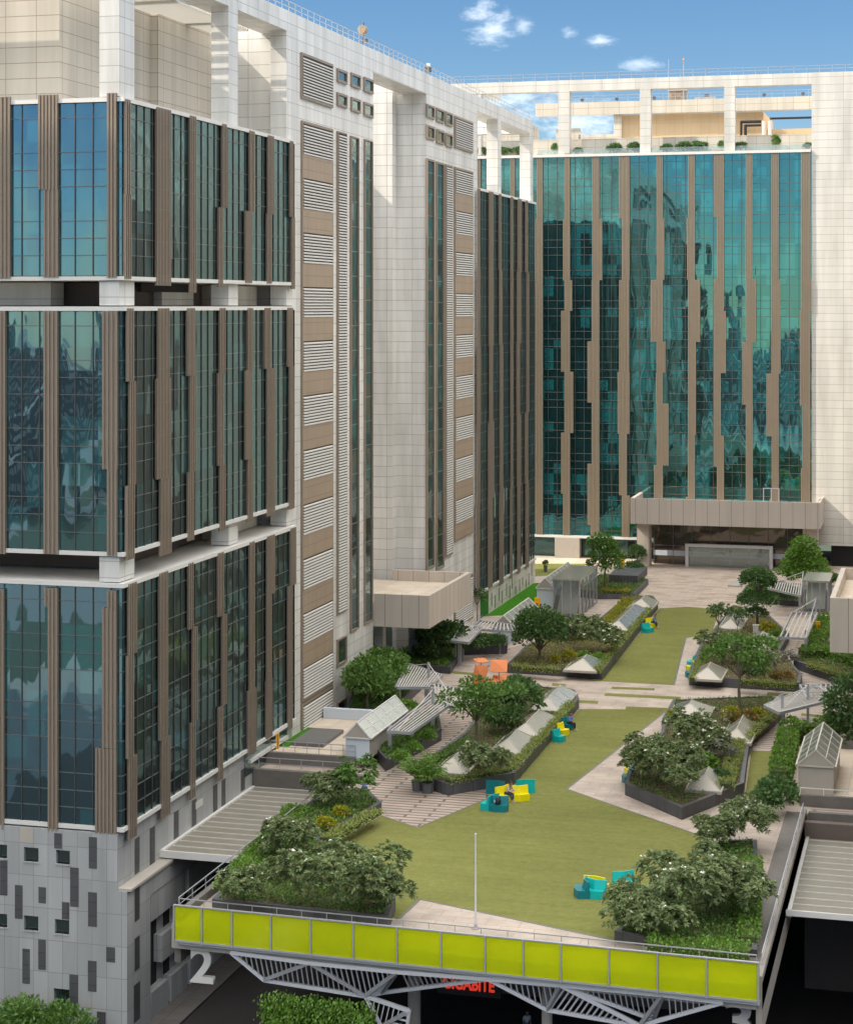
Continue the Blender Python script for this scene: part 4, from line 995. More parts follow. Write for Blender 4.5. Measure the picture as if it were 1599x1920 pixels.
glasshouse('glass house behind the round tree', 945, 1206, 2.3, 11.5, 1.5, 1.2)
glasshouse('blue fronted glass house beside the bright turf', 1023, 1140, 1.9, 13, 2.1, 1.2)
glasshouse('dark roofed glass house right of the bright turf', 1075, 1112, 2.3, 10, .9, 1.2)
glasshouse('stained glass house on the right terrace', 1530, 1490, 2.3, 8.5, 1.9, 1.1, .3, 'paleconc')
# ---------------------------------------------------------------- glass lift boxes
def liftbox(label, px, py, wx, ly, h, cat='lift house', back=True):
    x, y = onZ(px, py); T = thing('glass_box', label, cat, (x, y, 0), 0, 'glass stair boxes')
    a = wx/2
    MB().box(x-a+.06, y+.06, h*.02, x+a-.06, y+ly-.06, h-.2).build('glass_wall', M['clear'], T)
    MB().box(x-a+.3, y+ly*.5, 0, x+a-.3, y+ly-.3, 1.5).build('stair_wall', M['concrete'], T)
    MB().box(x-a-.1, y-.1, h-.18, x+a+.1, y+ly+.1, h).build('roof', M['roofglass'], T)
    m_ = MB()
    for i in range(4):
        xx = x-a+(2*a-.08)*i/3; m_.box(xx, y, 0, xx+.08, y+.06, h-.18)
    for i in range(6):
        yy = y+.05+(ly-.2)*i/5; m_.box(x+a-.04, yy, 0, x+a+.04, yy+.08, h-.18); m_.box(x-a-.04, yy, 0, x-a+.04, yy+.08, h-.18)
    m_.build('mullion', M['steel'], T)
    MB().face([(x-a+.3,y+.5,.3),(x+a-.4,y+.5,.3),(x+a-.4,y+ly*.42,h-.6),(x-a+.3,y+ly*.42,h-.6)]).build('stair', M['ledge'], T)
    return T
liftbox('tall glass stair box with a flat roof by the bright turf', 1062, 1158, 2.9, 10.5, 4.1)
liftbox('small glass stair box behind the right pergolas', 1530, 1148, 2.6, 6.5, 3.4)

# ---------------------------------------------------------------- pergolas
def pergola(label, quads, posts, zr=2.5, masts=()):
    x, y = onZ(*posts[0]); T = thing('pergola', label, 'pergola', (x, y, 0), 0, 'steel pergolas')
    for q in quads:
        P = [Vector((*onZ(a, b_, zr), zr)) for a, b_ in q]
        m_ = MB()
        for i in range(4): m_.beam(P[i], P[(i+1)%4], .14, .22)
        m_.build('roof_frame', M['steel'], T)
        L = max((P[1]-P[0]).length, (P[2]-P[3]).length); n = max(4, int(L/.42)); m_ = MB()
        for i in range(1, n): m_.beam(P[0].lerp(P[1], i/n)+Vector((0,0,.06)), P[3].lerp(P[2], i/n)+Vector((0,0,.06)), .12, .05)
        m_.build('roof_slats', M['slat'], T)
        c = [P[0].lerp(P[2], .5)]; 
    for a, b_ in posts:
        px_, py_ = onZ(a, b_); MB().box(px_-.13, py_-.13, 0, px_+.13, py_+.13, zr+.05).build('post', M['steel'], T)
    for (a, b_), tg in masts:
        px_, py_ = onZ(a, b_); h = zr+1.3
        MB().box(px_-.1, py_-.1, 0, px_+.1, py_+.1, h).build('mast', M['steel'], T)
        m_ = MB()
        for t in tg: m_.tube((px_, py_, h-.1), (*onZ(*t, zr), zr+.1), .03, .03, 6)
        m_.build('stay_cable', M['ledge'], T)
pergola('steel slatted pergola with three bays by the left tower', [((727,1372),(770,1375),(850,1318),(815,1303)), ((808,1282),(888,1298),(860,1330),(815,1318)), ((765,1245),(829,1267),(808,1290),(742,1290))],
        [(732,1427),(772,1405),(812,1385),(748,1325),(800,1340)], 2.5, [((812,1384),((745,1373),(880,1300))), ((804,1330),((860,1325),(770,1250),(840,1300)))])
pergola('steel slatted pergola behind the orange parasols', [((847,1203),(879,1206),(905,1178),(868,1165)), ((880,1180),(962,1185),(957,1172),(900,1165))], [(853,1245),(862,1248),(884,1225),(937,1226)], 2.5, [((868,1240),((905,1180),(850,1200)))])
pergola('steel slatted pergola above the right hand path', [((1433,1324),(1461,1338),(1566,1312),(1530,1285)), ((1500,1286),(1568,1284),(1566,1312),(1512,1310))], [(1558,1345)], 2.5, [((1467,1392),((1440,1325),(1540,1300))), ((1515,1374),((1550,1300),(1470,1330)))])
pergola('steel slatted pergola beside the beige right canopy', [((1463,1196),(1511,1198),(1532,1150),(1485,1150))], [(1512,1232),(1524,1200)], 2.5, [((1530,1192),((1488,1150),(1510,1197)))])
pergola('small steel pergola behind the layered dark tree', [((1440,1104),(1501,1118),(1504,1096),(1446,1092))], [(1500,1146)], 2.5, [((1506,1136),((1450,1094),(1500,1117)))])

# ---------------------------------------------------------------- coloured modular benches
def bench_proto(name, col, label, L=1.5):
    L *= .86
    T = thing(name, label, 'bench', (0,0,0), 0, 'modular coloured benches'); h = L/2
    # L-profile seat block in two straight halves meeting at a slight angle
    def half(mb, s):
        k = .16
        def P(u, d, z): return (u*s, d + (abs(u)/h)*k, z)
        prof = [(-.3,0),(-.3,.45),(.15,.42),(.27,.92),(.36,.92),(.36,0)]
        b = len(mb.v); m = len(prof)
        for u in (0, h):
            for d, z in prof: mb.v.append(P(u, d, z))
        for i in range(m):
            j = (i+1) % m; mb.f.append([b+i, b+j, b+m+j, b+m+i])
        mb.f.append([b+m+i for i in range(m)])
    mb = MB(); half(mb, 1); half(mb, -1); o = mb.build('seat', M[col], T)
    m_ = MB(); m_.box(-h+.1, -.2, 0, -h+.2, .3, .01); m_.build('foot', M['slatgap'], T); return T
PROTO = {}
def bench(col, px, py, face, label, L=1.5):
    """face: compass of the seat front in degrees (0 = towards -Y)"""
    x, y = onZ(px, py); key = (col, L)
    nm = {'teal': 'teal_bench', 'dteal': 'dark_teal_bench', 'yellow': 'yellow_bench'}[col]
    if key not in PROTO:
        T = bench_proto(nm, col, label, L); T.location = (x, y, .01); T.rotation_euler = (0,0,rad(face)); PROTO[key] = T; return T
    return dup(PROTO[key], (x, y, .01), rad(face), label)
bench('yellow', 975, 1502, 25, 'yellow bench facing the front lawn beside a seated person')
bench('yellow', 951, 1502, 60, 'yellow bench under the person in the pink shirt')
bench('dteal', 933, 1522, 0, 'dark teal bench with the rucksack on it')
bench('teal', 914, 1516, 250, 'teal bench end at the left of the lawn group')
bench('dteal', 932, 1487, 180, 'dark teal bench behind the person in pink')
bench('teal', 983, 1485, 205, 'teal bench backing onto the yellow one')
bench('teal', 1112, 1684, -14, 'wide teal bench half hidden by the blossom shrub', 1.5)
bench('dteal', 1086, 1680, -75, 'dark teal bench end left of the blossom shrub')
bench('yellow', 1121, 1671, 168, 'yellow bench seen over the teal one by the blossom shrub')
bench('teal', 1174, 1668, 30, 'teal bench peeping out right of the blossom shrub')
bench('teal', 1052, 1391, 65, 'teal bench at the near end by the lantern planter', 1.0)
bench('yellow', 1059, 1379, 65, 'yellow bench beside the lantern planter', 1.0)
bench('dteal', 1068, 1368, 65, 'dark teal bench under the person in blue', 1.0)
bench('teal', 1217, 1186, 60, 'teal bench against the back lawn planter', 1.4)
bench('yellow', 1224, 1176, 60, 'yellow bench under the person on the back lawn', 1.4)
bench('dteal', 1291, 1269, 275, 'dark teal bench at the near end on the right paving strip', 1.3)
bench('yellow', 1292, 1258, 275, 'narrow yellow bench between two teal ones', 1.0)
bench('teal', 1294, 1249, 275, 'teal bench at the far end on the right paving strip', 1.3)
bench('dteal', 1174, 1466, 285, 'dark teal bench half behind the grey green shrubs', 1.3)
bench('yellow', 1178, 1452, 285, 'yellow bench half behind the grey green shrubs', 1.3)

# ---------------------------------------------------------------- orange parasols and table
def parasol(px, py, z, tilt, rz, label, s=1.5):
    x, y = onZ(px, py, z); T = thing('tilted_parasol', label, 'parasol', (x, y, 0), rz, 'orange square parasols')
    Rm = Matrix.Rotation(rz, 3, 'Z') @ Matrix.Rotation(tilt, 3, 'X')
    def W(p): q = Rm @ Vector(p); return (q.x+x, q.y+y, q.z+z)
    mb = MB(); n = 4
    ring = [W((s*math.cos(math.pi/4+i*math.pi/2), s*math.sin(math.pi/4+i*math.pi/2), -.05)) for i in range(4)]
    for i in range(4): mb.face([ring[i], ring[(i+1)%4], W((0,0,.10))])
    for i in range(4):
        a, b_ = Vector(ring[i]), Vector(ring[(i+1)%4]); d = Vector(W((0,0,-.05)))-Vector(W((0,0,0))); mb.face([a, b_, b_+d, a+d])
    T.rotation_euler = (0,0,0); mb.build('canopy', M['orange'], T)
    m_ = MB(); m_.tube((x, y, .05), W((0,0,.05)), .035, .03, 8); m_.build('pole', M['slatgap'], T)
    m_ = MB()
    for r in ring: m_.beam(W((0,0,-.05)), r, .03)
    m_.build('rib', M['slatgap'], T); MB().lathe([(.3,.0),(.3,.08),(.06,.12)], x, y).build('base', M['granite'], T)
parasol(936, 1248, 1.95, rad(38), rad(10), 'pale orange parasol tilted towards us on the right of the group', 1.0)
parasol(900, 1262, 1.4, rad(68), rad(-20), 'orange parasol tilted steeply at the left of the group', .95)
parasol(902, 1237, 2.1, rad(8), rad(40), 'orange parasol lying flat at the back left of the group', .8)
parasol(948, 1276, .95, rad(70), rad(60), 'orange parasol tipped low at the right of the group', .75)
x, y = onZ(920, 1277, .7); T = thing('round_table', 'orange folded table in front of the orange parasols', 'table', (x, y, 0))
MB().lathe([(1.0,.68),(1.0,.73),(.2,.75)], x, y, 16).build('tabletop', M['orange'], T); MB().tube((x,y,0),(x,y,.7),.06).build('stem', M['slatgap'], T)
for i, (dx, dy) in enumerate(((-1.2,-.5),(1.1,-.7),(.1,1.3))):
    xx, yy = x+dx, y+dy; T = thing('chair', ('orange chair left of the orange table','orange chair right of the orange table','orange chair behind the orange table')[i], 'chair', (xx, yy, 0), 0, 'orange chairs')
    MB().box(xx-.24, yy-.24, .42, xx+.24, yy+.24, .47).build('seat', M['orange2'], T); MB().box(xx-.24, yy+.19, .47, xx+.24, yy+.24, .9).build('backrest', M['orange2'], T)
    for u in (-.2, .2):
        for v_ in (-.2, .2): MB().box(xx+u-.02, yy+v_-.02, 0, xx+u+.02, yy+v_+.02, .42).build('leg', M['slatgap'], T)
def signpost(px, py, h, wd, label, mat, cat='sign'):
    x, y = onZ(px, py); T = thing('upright_sign', label, cat, (x, y, 0)); MB().box(x-wd/2, y, .15, x+wd/2, y+.25, h).build('panel', M[mat], T); MB().box(x-wd/2-.1, y-.1, 0, x+wd/2+.1, y+.35, .15).build('base', M['granite'], T)
    return T
M['amber'] = plain('amber_plastic', (.85, .42, .0), .4, .05)
t = signpost(1007, 1160, 2.2, .55, 'amber upright sign beside the bright turf', 'amber'); x, y = onZ(1007, 1160); MB().box(x-.15, y-.02, .9, x+.12, y-.003, 1.6).build('dark_mark', M['slatgap'], t)
signpost(1165, 1072, 2.2, .8, 'orange upright sign behind the slim leafy tree', 'amber'); signpost(1533, 1200, 1.8, .5, 'orange sign by the right hand pergola', 'amber')
yy, zz = onX(523, 1404, XF+.4); T = signpost(523, 1430, .5, .1, 'orange lettered panel at the left side entrance', 'amber'); 
for c in list(T.children): bpy.data.objects.remove(c)
T.location = (XF+.3, yy, 0); MB().box(XF+.26, yy-.25, .3, XF+.34, yy+.3, 2.0).build('panel', M['amber'], T); MB().box(XF+.2, yy-.3, 0.01, XF+.4, yy+.35, .3).build('base', M['granite'], T)
MB().box(XF+.34, yy-.1, .5, XF+.35, yy+.1, 1.8).build('lettering', M['brownvoid'], T)
# right white cabinet, bollards, lamp boxes
for px_, py_, lab in ((1388,1175,'small white cabinet in the right back planter'), (1421,1187,'white cabinet beside the yellow bush on the right'), (1368,1352,'white cabinet beside the red flowering bush')):
    x, y = onZ(px_, py_, .7); T = thing('cabinet', lab, 'cabinet', (x, y, .7), 0, 'white cabinets'); MB().box(x-.45, y-.3, .72, x+.45, y+.3, 1.45).build('body', M['louvre'], T); MB().box(x-.5, y-.35, 1.45, x+.5, y+.35, 1.5).build('lid', M['ledge'], T); MB().box(x-.45, y-.3, .60, x+.45, y+.3, .72).build('plinth', M['granite_cap'], T)
for px_, py_, lab in ((1393,1090,'grey stone bollard on the entrance paving'), (1450,1090,'stone urn at the edge of the entrance paving')):
    x, y = onZ(px_, py_); T = thing('bollard', lab, 'bollard', (x, y, 0)); MB().lathe([(.22,0),(.22,.9),(.26,.95),(.26,1.1),(.1,1.15)], x, y).build('shaft', M['paleconc'], T); MB().lathe([(.3,0.005),(.3,.05),(.23,.06)], x, y).build('base', M['granite'], T)
x, y = onZ(1375, 1096); MBx = MB().prism(poly((1365,1100),(1393,1102),(1392,1090),(1380,1090)), .004, .18); tag(MBx.build('stone_plinth', M['paleconc'], loc=(x,y,0)), 'low triangular stone plinth beside the bollard', 'plinth')

# ================================================================ vegetation
rng = np.random.default_rng(7)
def unit(v): return v/np.maximum(1e-6, np.linalg.norm(v, axis=-1, keepdims=True))
def leaves(name, base, direc, ln, wd, mat, parent=None, loc=None, droop=.15):
    """one mesh of diamond leaves: base points, directions, lengths, width ratio"""
    n = len(base); d = unit(direc); r = unit(rng.normal(size=(n,3))); side = unit(np.cross(d, r))
    up = np.cross(side, d); L = np.broadcast_to(ln, (n,)).reshape(n,1)
    mid = base + d*L*.5 + up*L*.06; tip = base + d*L - np.array([0,0,1.])*L*droop
    V = np.stack([base, mid+side*L*wd, tip, mid-side*L*wd], 1).reshape(-1,3)
    me = bpy.data.meshes.new(name); me.vertices.add(4*n); me.vertices.foreach_set('co', V.ravel().astype(np.float32))
    me.loops.add(4*n); me.loops.foreach_set('vertex_index', np.arange(4*n, dtype=np.int32))
    me.polygons.add(n); me.polygons.foreach_set('loop_start', np.arange(0,4*n,4,dtype=np.int32)); me.polygons.foreach_set('loop_total', np.full(n,4,dtype=np.int32))
    me.update(calc_edges=True); me.materials.append(mat)
    o = bpy.data.objects.new(name, me); C.objects.link(o)
    if parent: o.parent = parent
    elif loc is not None: o.location = loc
    return o
def lobes_pts(lobes, n, lo=.55):
    vol = np.array([l[3]*l[4]*l[5] for l in lobes])**.67; k = rng.choice(len(lobes), n, p=vol/vol.sum()); L = np.array(lobes)[k]
    d = unit(rng.normal(size=(n,3))); d[:,2] = np.where(d[:,2] < -.35, -d[:,2]*.6, d[:,2]); d = unit(d)
    r = lo + (1-lo)*rng.random((n,1))**.6
    return L[:,:3] + d*L[:,3:6]*r, d
def rosettes(tips, tipd, k, ln):
    n = len(tips); t = rng.random((n,k))*.5 + np.arange(k)*2*np.pi/k
    ax = unit(tipd*.6 + np.array([0,0,.8]) + rng.normal(size=tipd.shape)*.2); a = unit(np.cross(ax, rng.normal(size=ax.shape))); b_ = np.cross(ax, a)
    el = rng.uniform(-.1, .75, (n,k,1))
    d = a[:,None]*np.cos(t)[...,None] + b_[:,None]*np.sin(t)[...,None] + ax[:,None]*el
    return np.repeat(tips, k, 0), d.reshape(-1,3), np.repeat(ln*rng.uniform(.7,1.15,n), k)
def branches(tips, base, h0, mat, name, parent, r=.05):
    mb = MB()
    forks = [Vector((base[0]+random.uniform(-.25,.25), base[1]+random.uniform(-.25,.25), base[2]+h0*random.uniform(.7,1.1))) for _ in range(4)]
    for f in forks: mb.tube((base[0], base[1], base[2]), f, r*1.5, r, 6)
    for t in tips:
        t = Vector(t); f = min(forks, key=lambda q: (q-t).length); m = f.lerp(t, .55)+Vector((0,0,.12)); mb.tube(f, m, r*.8, r*.5, 5, False); mb.tube(m, t, r*.5, r*.25, 5, False)
    return mb.build(name, mat, parent)
PV = {}
random.seed(3)
def proto_plumeria(key, rx, ry, h, tips=150, k=12, ln=.34, lf='leaf', flowers=.065, nl=7):
    T = thing('blossom_shrub', 'x', 'shrub', (0,0,-500)); 
    lobes = [(0,0,h*.55,rx*.6,ry*.6,h*.42)]
    for i in range(nl):
        a = 2*math.pi*i/nl + rng.uniform(-.3,.3); q = rng.uniform(.45,.72)
        lobes.append((rx*q*math.cos(a), ry*q*math.sin(a), h*rng.uniform(.32,.8), rx*rng.uniform(.28,.42), ry*rng.uniform(.28,.42), h*rng.uniform(.22,.36)))
    p, d = lobes_pts(lobes, tips, .6); base, dr, L = rosettes(p, d, k, ln)
    q = rng.random(len(p)) < .3
    leaves('crown', base, dr, L, .17, M[lf], T)
    br = branches([tuple(x) for x in p[::5]], (0,0,0), h*.3, M['bark'], 'stems', T); 
    br.data.transform(Matrix.Translation((0,0,-500))) if False else None
    if flowers:
        f = p[(rng.random(len(p)) < flowers) & (d[:,2] > .1)]
        if len(f):
            fb, fd, fl = rosettes(f+np.array([0,0,.10]), np.tile([0,0,1.], (len(f),1)), 7, .17); leaves('blossom', fb, fd, fl, .36, M['petal'], T)
    PV[key] = T; return T
def proto_tree(key, lobes, trunk_h, n, ln, lf, r=.12, name='tree', cat='tree', wd=.28, lo=.5, tr=True, stems=1, mask=None):
    T = thing(name, 'x', cat, (0,0,-500))
    p, d = lobes_pts(lobes, n, lo); d = unit(d*.7 + rng.normal(size=d.shape)*.6 + np.array([0,0,.15]))
    if mask: 
        k = mask(p); p, d = p[k], d[k]
    leaves('crown', p, d, ln*rng.uniform(.6,1.2,len(p)), wd, M[lf], T)
    mb = MB(); 
    for s in range(stems):
        ox = .12*s
        mb.tube((ox,0,0-500), (ox+.05,.03,trunk_h*.6-500), r, r*.8, 8); mb.tube((ox+.05,.03,trunk_h*.6-500), (ox*1.5,.0,trunk_h-500), r*.8, r*.6, 8)
    for l in lobes:
        a = Vector((0,0,trunk_h-500-.05)); c = Vector((l[0], l[1], l[2]-500)); mb.tube(a, a.lerp(c,.5)+Vector((0,0,.1)), r*.55, r*.35, 6); mb.tube(a.lerp(c,.5)+Vector((0,0,.1)), c, r*.35, r*.12, 6)
    mb.build('trunk' if tr else 'stems', M['bark'], T); PV[key] = T; return T
for kk, a in enumerate((('pA', 2.8, 2.2, 2.9, 430), ('pB', 1.8, 1.6, 2.3, 230), ('pC', 2.4, 2.2, 2.8, 350), ('pD', 3.8, 2.5, 3.2, 640))):
    T = proto_plumeria(*a)
proto_plumeria('pE', 1.5, 1.4, 3.4, 75, 13, .42, 'leaf_md', .0, 6)       # open plumeria tree
proto_plumeria('pS', 1.2, 1.1, 1.8, 70, 9, .34, 'leaf_silver', .1)
# stems were built against world zero: move them to the proto's base
for T in PV.values():
    for c in T.children:
        if c.name.startswith('stems'): c.data.transform(Matrix.Translation((0,0,500)))
R3 = np.random.default_rng(3)
def cl(n, rr, z0, z1, s0, s1, fl=.8):
    return [(rr*R3.uniform(.2,1)*math.cos(t), rr*R3.uniform(.2,1)*math.sin(t), R3.uniform(z0,z1), *(lambda s: (s,s,s*fl))(R3.uniform(s0,s1))) for t in R3.uniform(0,6.28,n)]
proto_tree('round', [(0,0,2.1,1.95,1.95,1.75)]+cl(12,1.3,1.2,3.1,.8,1.1), .8, 6500, .26, 'leaf_dk', .13, 'round_tree')
proto_tree('spread', cl(13,2.3,2.9,4.6,.7,1.15,.55)+[(0,0,4.6,1.2,1.2,.5)], 2.4, 2300, .30, 'leaf_md', .13, 'spreading_tree')
proto_tree('conical', [(0,0,1.3+i*.7,2.2-i*.38,2.2-i*.38,.8) for i in range(4)]+cl(9,1.5,1.0,2.9,.6,.9), .9, 5600, .27, 'leaf_br', .1, 'conical_tree')
proto_tree('layered', [(0,0,4.4,1.6,1.6,1.15),(.3,.1,2.6,2.0,1.8,.85),(.5,0,1.5,1.1,1.1,.5)]+cl(6,1.2,3.9,4.9,.6,.8), 3.2, 6500, .26, 'leaf_dk', .13, 'layered_tree')
proto_tree('slim', [(0,0,3.0,1.6,1.5,1.0),(.3,.2,4.2,1.1,1.1,.9),(-.8,.1,2.2,1.1,1.0,.6),(.9,-.1,2.1,1.2,1.0,.6)]+cl(6,1.7,1.8,4.4,.45,.8), 2.0, 2600, .30, 'leaf_md', .1, 'leafy_tree')
proto_tree('sapling', cl(7,1.5,2.3,3.6,.35,.6), 1.9, 480, .30, 'leaf_dk', .06, 'sapling')
proto_tree('lush', [(0,0,1.9,1.7,1.7,1.5)]+cl(9,1.5,1.2,3.6,.6,.95), 1.0, 2600, .38, 'leaf_md', .1, 'lush_tree', wd=.2)
proto_tree('droop', [(0,0,2.6-i*.7,1.3,1.2,.55) for i in range(4)]+[(0,0,3.3,.8,.8,.5)], 1.0, 2600, .34, 'leaf_dk', .08, 'weeping_tree', wd=.2)
proto_tree('bush', [(0,0,.5,.8,.8,.5)]+cl(5,.6,.35,.8,.3,.45), .25, 800, .22, 'leaf_br', .04, 'bush', 'bush', tr=False)
proto_tree('ybush', [(0,0,.55,.85,.8,.5)]+cl(5,.6,.35,.9,.3,.45), .25, 800, .22, 'leaf_yl', .04, 'yellow_bush', 'bush', tr=False)
proto_tree('dbush', [(0,0,.6,.9,.9,.6)]+cl(6,.7,.35,1.0,.3,.5), .25, 1000, .22, 'leaf_dk', .04, 'bush', 'bush', tr=False)
proto_tree('rbush', [(0,0,.5,1.1,.8,.45)]+cl(5,.8,.35,.8,.3,.45), .25, 1000, .2, 'leaf_rd', .04, 'flowering_bush', 'bush', tr=False)
USED = set()
def plant(key, px, py, z, s, label, group=None, rz=None, sxy=None, at=None):
    x, y = at[:2] if at else onZ(px, py, z); P = PV[key]; rz = random.uniform(0, 6.28) if rz is None else rz
    sc = (s*(sxy or 1), s*(sxy or 1), s)
    if key not in USED: USED.add(key); P.location = (x, y, z); P.rotation_euler = (0,0,rz); P.scale = sc; P['label'] = label; o = P
    else: o = dup(P, (x, y, z), rz, label, sc)
    if group: o['group'] = group
    elif 'group' in o: del o['group']
    return o
G1 = 'blossom shrubs in the planters'
# front left planter, from the lime panels upwards
plant('pD', 632, 1716, .7, 1.08, 'largest white flowered shrub behind the left lime panels', G1, .2)
plant('pB', 725, 1715, .5, .95, 'low blossom shrub at the lawn corner above the lime panels', G1)
plant('pC', 455, 1704, .7, .78, 'paler blossom shrub at the left end of the lime panels', G1)
plant('pA', 540, 1610, .7, .85, 'blossom shrub halfway up the front left planter', G1)
plant('pE', 668, 1512, .7, 1.0, 'open crowned plumeria at the tip of the front left planter', G1)
plant('pB', 612, 1512, .7, 1.0, 'dark blossom shrub left of the open crowned plumeria', G1)
# right front planter
plant('pD', 1290, 1735, .45, 1.1, 'largest white flowered shrub behind the right lime panels', G1, 1.2)
plant('pC', 1185, 1745, .45, .85, 'blossom shrub overlapping the teal bench', G1)
plant('pA', 1370, 1690, .45, .8, 'blossom shrub at the right deck edge', G1)
plant('pB', 1238, 1770, .45, 1.0, 'blossom shrub at the front edge of the right lime planter', G1)
plant('pC', 1385, 1725, .45, .95, 'blossom shrub in the right corner of the lime planter', G1)
plant('pC', 1395, 1585, .3, .95, 'blossom shrub beside the right paving strip', G1)
plant('pB', 1345, 1595, .3, .95, 'small blossom shrub at the tip of the right paved wedge', G1)
# middle left planter
plant('pB', 912, 1465, .7, 1.1, 'rounded dark shrub between two lanterns left of the lawn', G1)
plant('spread', 893, 1420, .7, 1.12, 'spreading tree with a bare trunk by the steel pergola', None, .4)
plant('dbush', 970, 1345, .7, 2.4, 'dense dark bush above the row of lanterns', None)
plant('dbush', 945, 1375, .7, 1.7, 'dark bush between the spreading tree and the lanterns')
plant('rbush', 968, 1368, .7, .8, 'reddish flowering bush beside the lantern row')
plant('ybush', 905, 1440, .7, .9, 'yellow green bush at the foot of the spreading tree')
# back left planter
plant('round', 1012, 1240, .7, 1.32, 'round clipped tree left of the back lawn')
plant('pA', 1120, 1225, .7, 1.1, 'wide dark shrub behind the yellow bush', G1)
plant('pB', 1100, 1195, .7, .9, 'dark shrub between the round tree and the paving', G1)
plant('dbush', 1075, 1200, .7, 1.8, 'small dark bush just right of the round tree')
plant('ybush', 1068, 1242, .7, .95, 'bright yellow bush beside the corner lantern')
plant('bush', 1095, 1240, .7, .9, 'bright green bush above the corner lantern', 'bright bushes')
plant('bush', 1122, 1243, .7, .9, 'bright green bush under the wide dark shrub', 'bright bushes')
plant('ybush', 1040, 1245, .7, .7, 'low yellow bush at the foot of the round tree')
# right front grey-green shrubs
plant('pD', 1250, 1482, .7, 1.0, 'wide grey green shrub at the front of the right planter', G1, 2.4)
plant('pC', 1215, 1455, .7, .9, 'grey green shrub covering the dark teal bench', G1)
plant('pA', 1310, 1420, .7, 1.05, 'tall green shrub in the middle of the right planter', G1)
plant('pS', 1352, 1432, .7, 1.0, 'pale silvery shrub in the right planter', None)
plant('bush', 1315, 1450, .7, 1.4, 'lime green bush in the middle of the right planter', 'bright bushes')
plant('dbush', 1352, 1465, .7, .7, 'small dark bush beside the front right lantern')
plant('spread', 1387, 1335, .7, 1.2, 'spreading tree standing at the back of the right front planter', None, 2.0)
plant('rbush', 1392, 1362, .7, 1.2, 'red flowering bush under the right spreading tree'); plant('ybush', 1372, 1352, .7, 1.0, 'yellow bush below the right spreading tree')
plant('ybush', 1420, 1352, .7, .9, 'yellow bush at the right end of the flowering bed'); plant('ybush', 1262, 1350, .7, .7, 'yellow green bush at the left tip of the right front planter')
# right back planter
plant('pA', 1362, 1245, .7, 1.0, 'dark rounded shrub right of the back lawn', G1)
plant('sapling', 1348, 1208, .7, 1.0, 'thin sapling at the edge of the back lawn'); plant('sapling', 1383, 1205, .7, .85, 'second thin sapling by the small lantern', None, 2)
plant('layered', 1420, 1180, .7, 1.12, 'dark tree clipped in two layers right of the back lawn')
plant('ybush', 1441, 1190, .7, 1.1, 'golden yellow bush below the layered tree'); plant('bush', 1456, 1196, .7, .8, 'green bush beside the golden bush', 'bright bushes')
plant('pS', 1440, 1262, .7, 1.0, 'greyish thin shrub in the right back planter'); plant('pS', 1480, 1250, .2, .8, 'small grey shrub by the right hand path')
plant('rbush', 1465, 1280, .7, 1.0, 'red tipped bush at the corner of the right back planter'); plant('dbush', 1415, 1275, .7, 1.0, 'dark bush low in the right back planter')
# far side
plant('slim', 1135, 1108, .55, 1.3, 'slim leafy tree beside the low stone block')
plant('dbush', 1190, 1078, .5, 1.3, 'dark bush behind the low stone block')
plant('conical', 1508, 1103, .3, 1.45, 'bright green conical tree near the far entrance')
plant('dbush', 1560, 1098, .1, 1.2, 'dark bush right of the conical tree'); plant('dbush', 1445, 1122, .5, 1.0, 'dark bush under the small pergola'); plant('dbush', 1475, 1128, .5, 1.0, 'dark bush beside the small glass stair box')
plant('bush', 1547, 1180, .3, 1.1, 'green bush under the beige right canopy', 'bright bushes')
# left wing foot
for a in ((690,1330,1.2,'lush tree against the white left tower'), (662,1310,.85,'smaller lush tree close to the left tower louvres'), (726,1310,1.0,'lush tree beside the steel pergola post')): plant('lush', a[0], a[1], .6, a[2], a[3], 'lush trees by the left tower')
plant('lush', 672, 1275, .6, 1.05, 'tall narrow lush tree below the slit windows', None); plant('lush', 730, 1290, .6, 1.0, 'lush tree in front of the canopy entrance')
plant('bush', 757, 1350, .3, 1.5, 'bright fern like bush under the pergola'); 
plant('dbush', 828, 1232, .55, 2.6, 'dark bush under the beige left canopy'); plant('lush', 838, 1215, .55, .75, 'leafy tree right of the left canopy'); plant('dbush', 800, 1240, .55, 1.3, 'dark bush at the left canopy entrance')
plant('sapling', 895, 1165, .0, .9, 'thin sapling by the bright turf'); plant('dbush', 905, 1218, .75, 1.1, 'dark bush in the planter behind the parasols'); plant('dbush', 932, 1216, .75, 1.0, 'second dark bush in the planter behind the parasols'); plant('dbush', 882, 1222, .75, 1.0, 'third dark bush in the planter behind the parasols')
for a in ((752,1432,'bush under the near end of the front left pergola'), (775,1415,'bush in the middle of the front left pergola planter'), (803,1392,'bush at the far end of the front left pergola planter')): plant('bush', a[0], a[1], .8, .9, a[2], 'bright bushes')
# right edge
plant('droop', 1590, 1400, .1, 1.4, 'dark weeping tree at the right edge'); plant('dbush', 1560, 1385, .1, 1.4, 'dark bush left of the weeping tree')
plant('dbush', 1450, 1525, .1, 1.6, 'dark bush at the near end of the right hedge'); plant('dbush', 1462, 1500, .1, 1.3, 'dark bush next up the right hedge')
# bottom left corner and under the deck
x = onY(40, 1905, 100)[0]; plant('lush', 0, 0, ST, 1.0, 'leafy bush in the bottom left corner by the stone base', None, at=(x-.6, 101)); plant('lush', 0, 0, ST, .9, 'leafy bush right of the corner bush by the stone base', None, at=(x+2.4, 101.2))
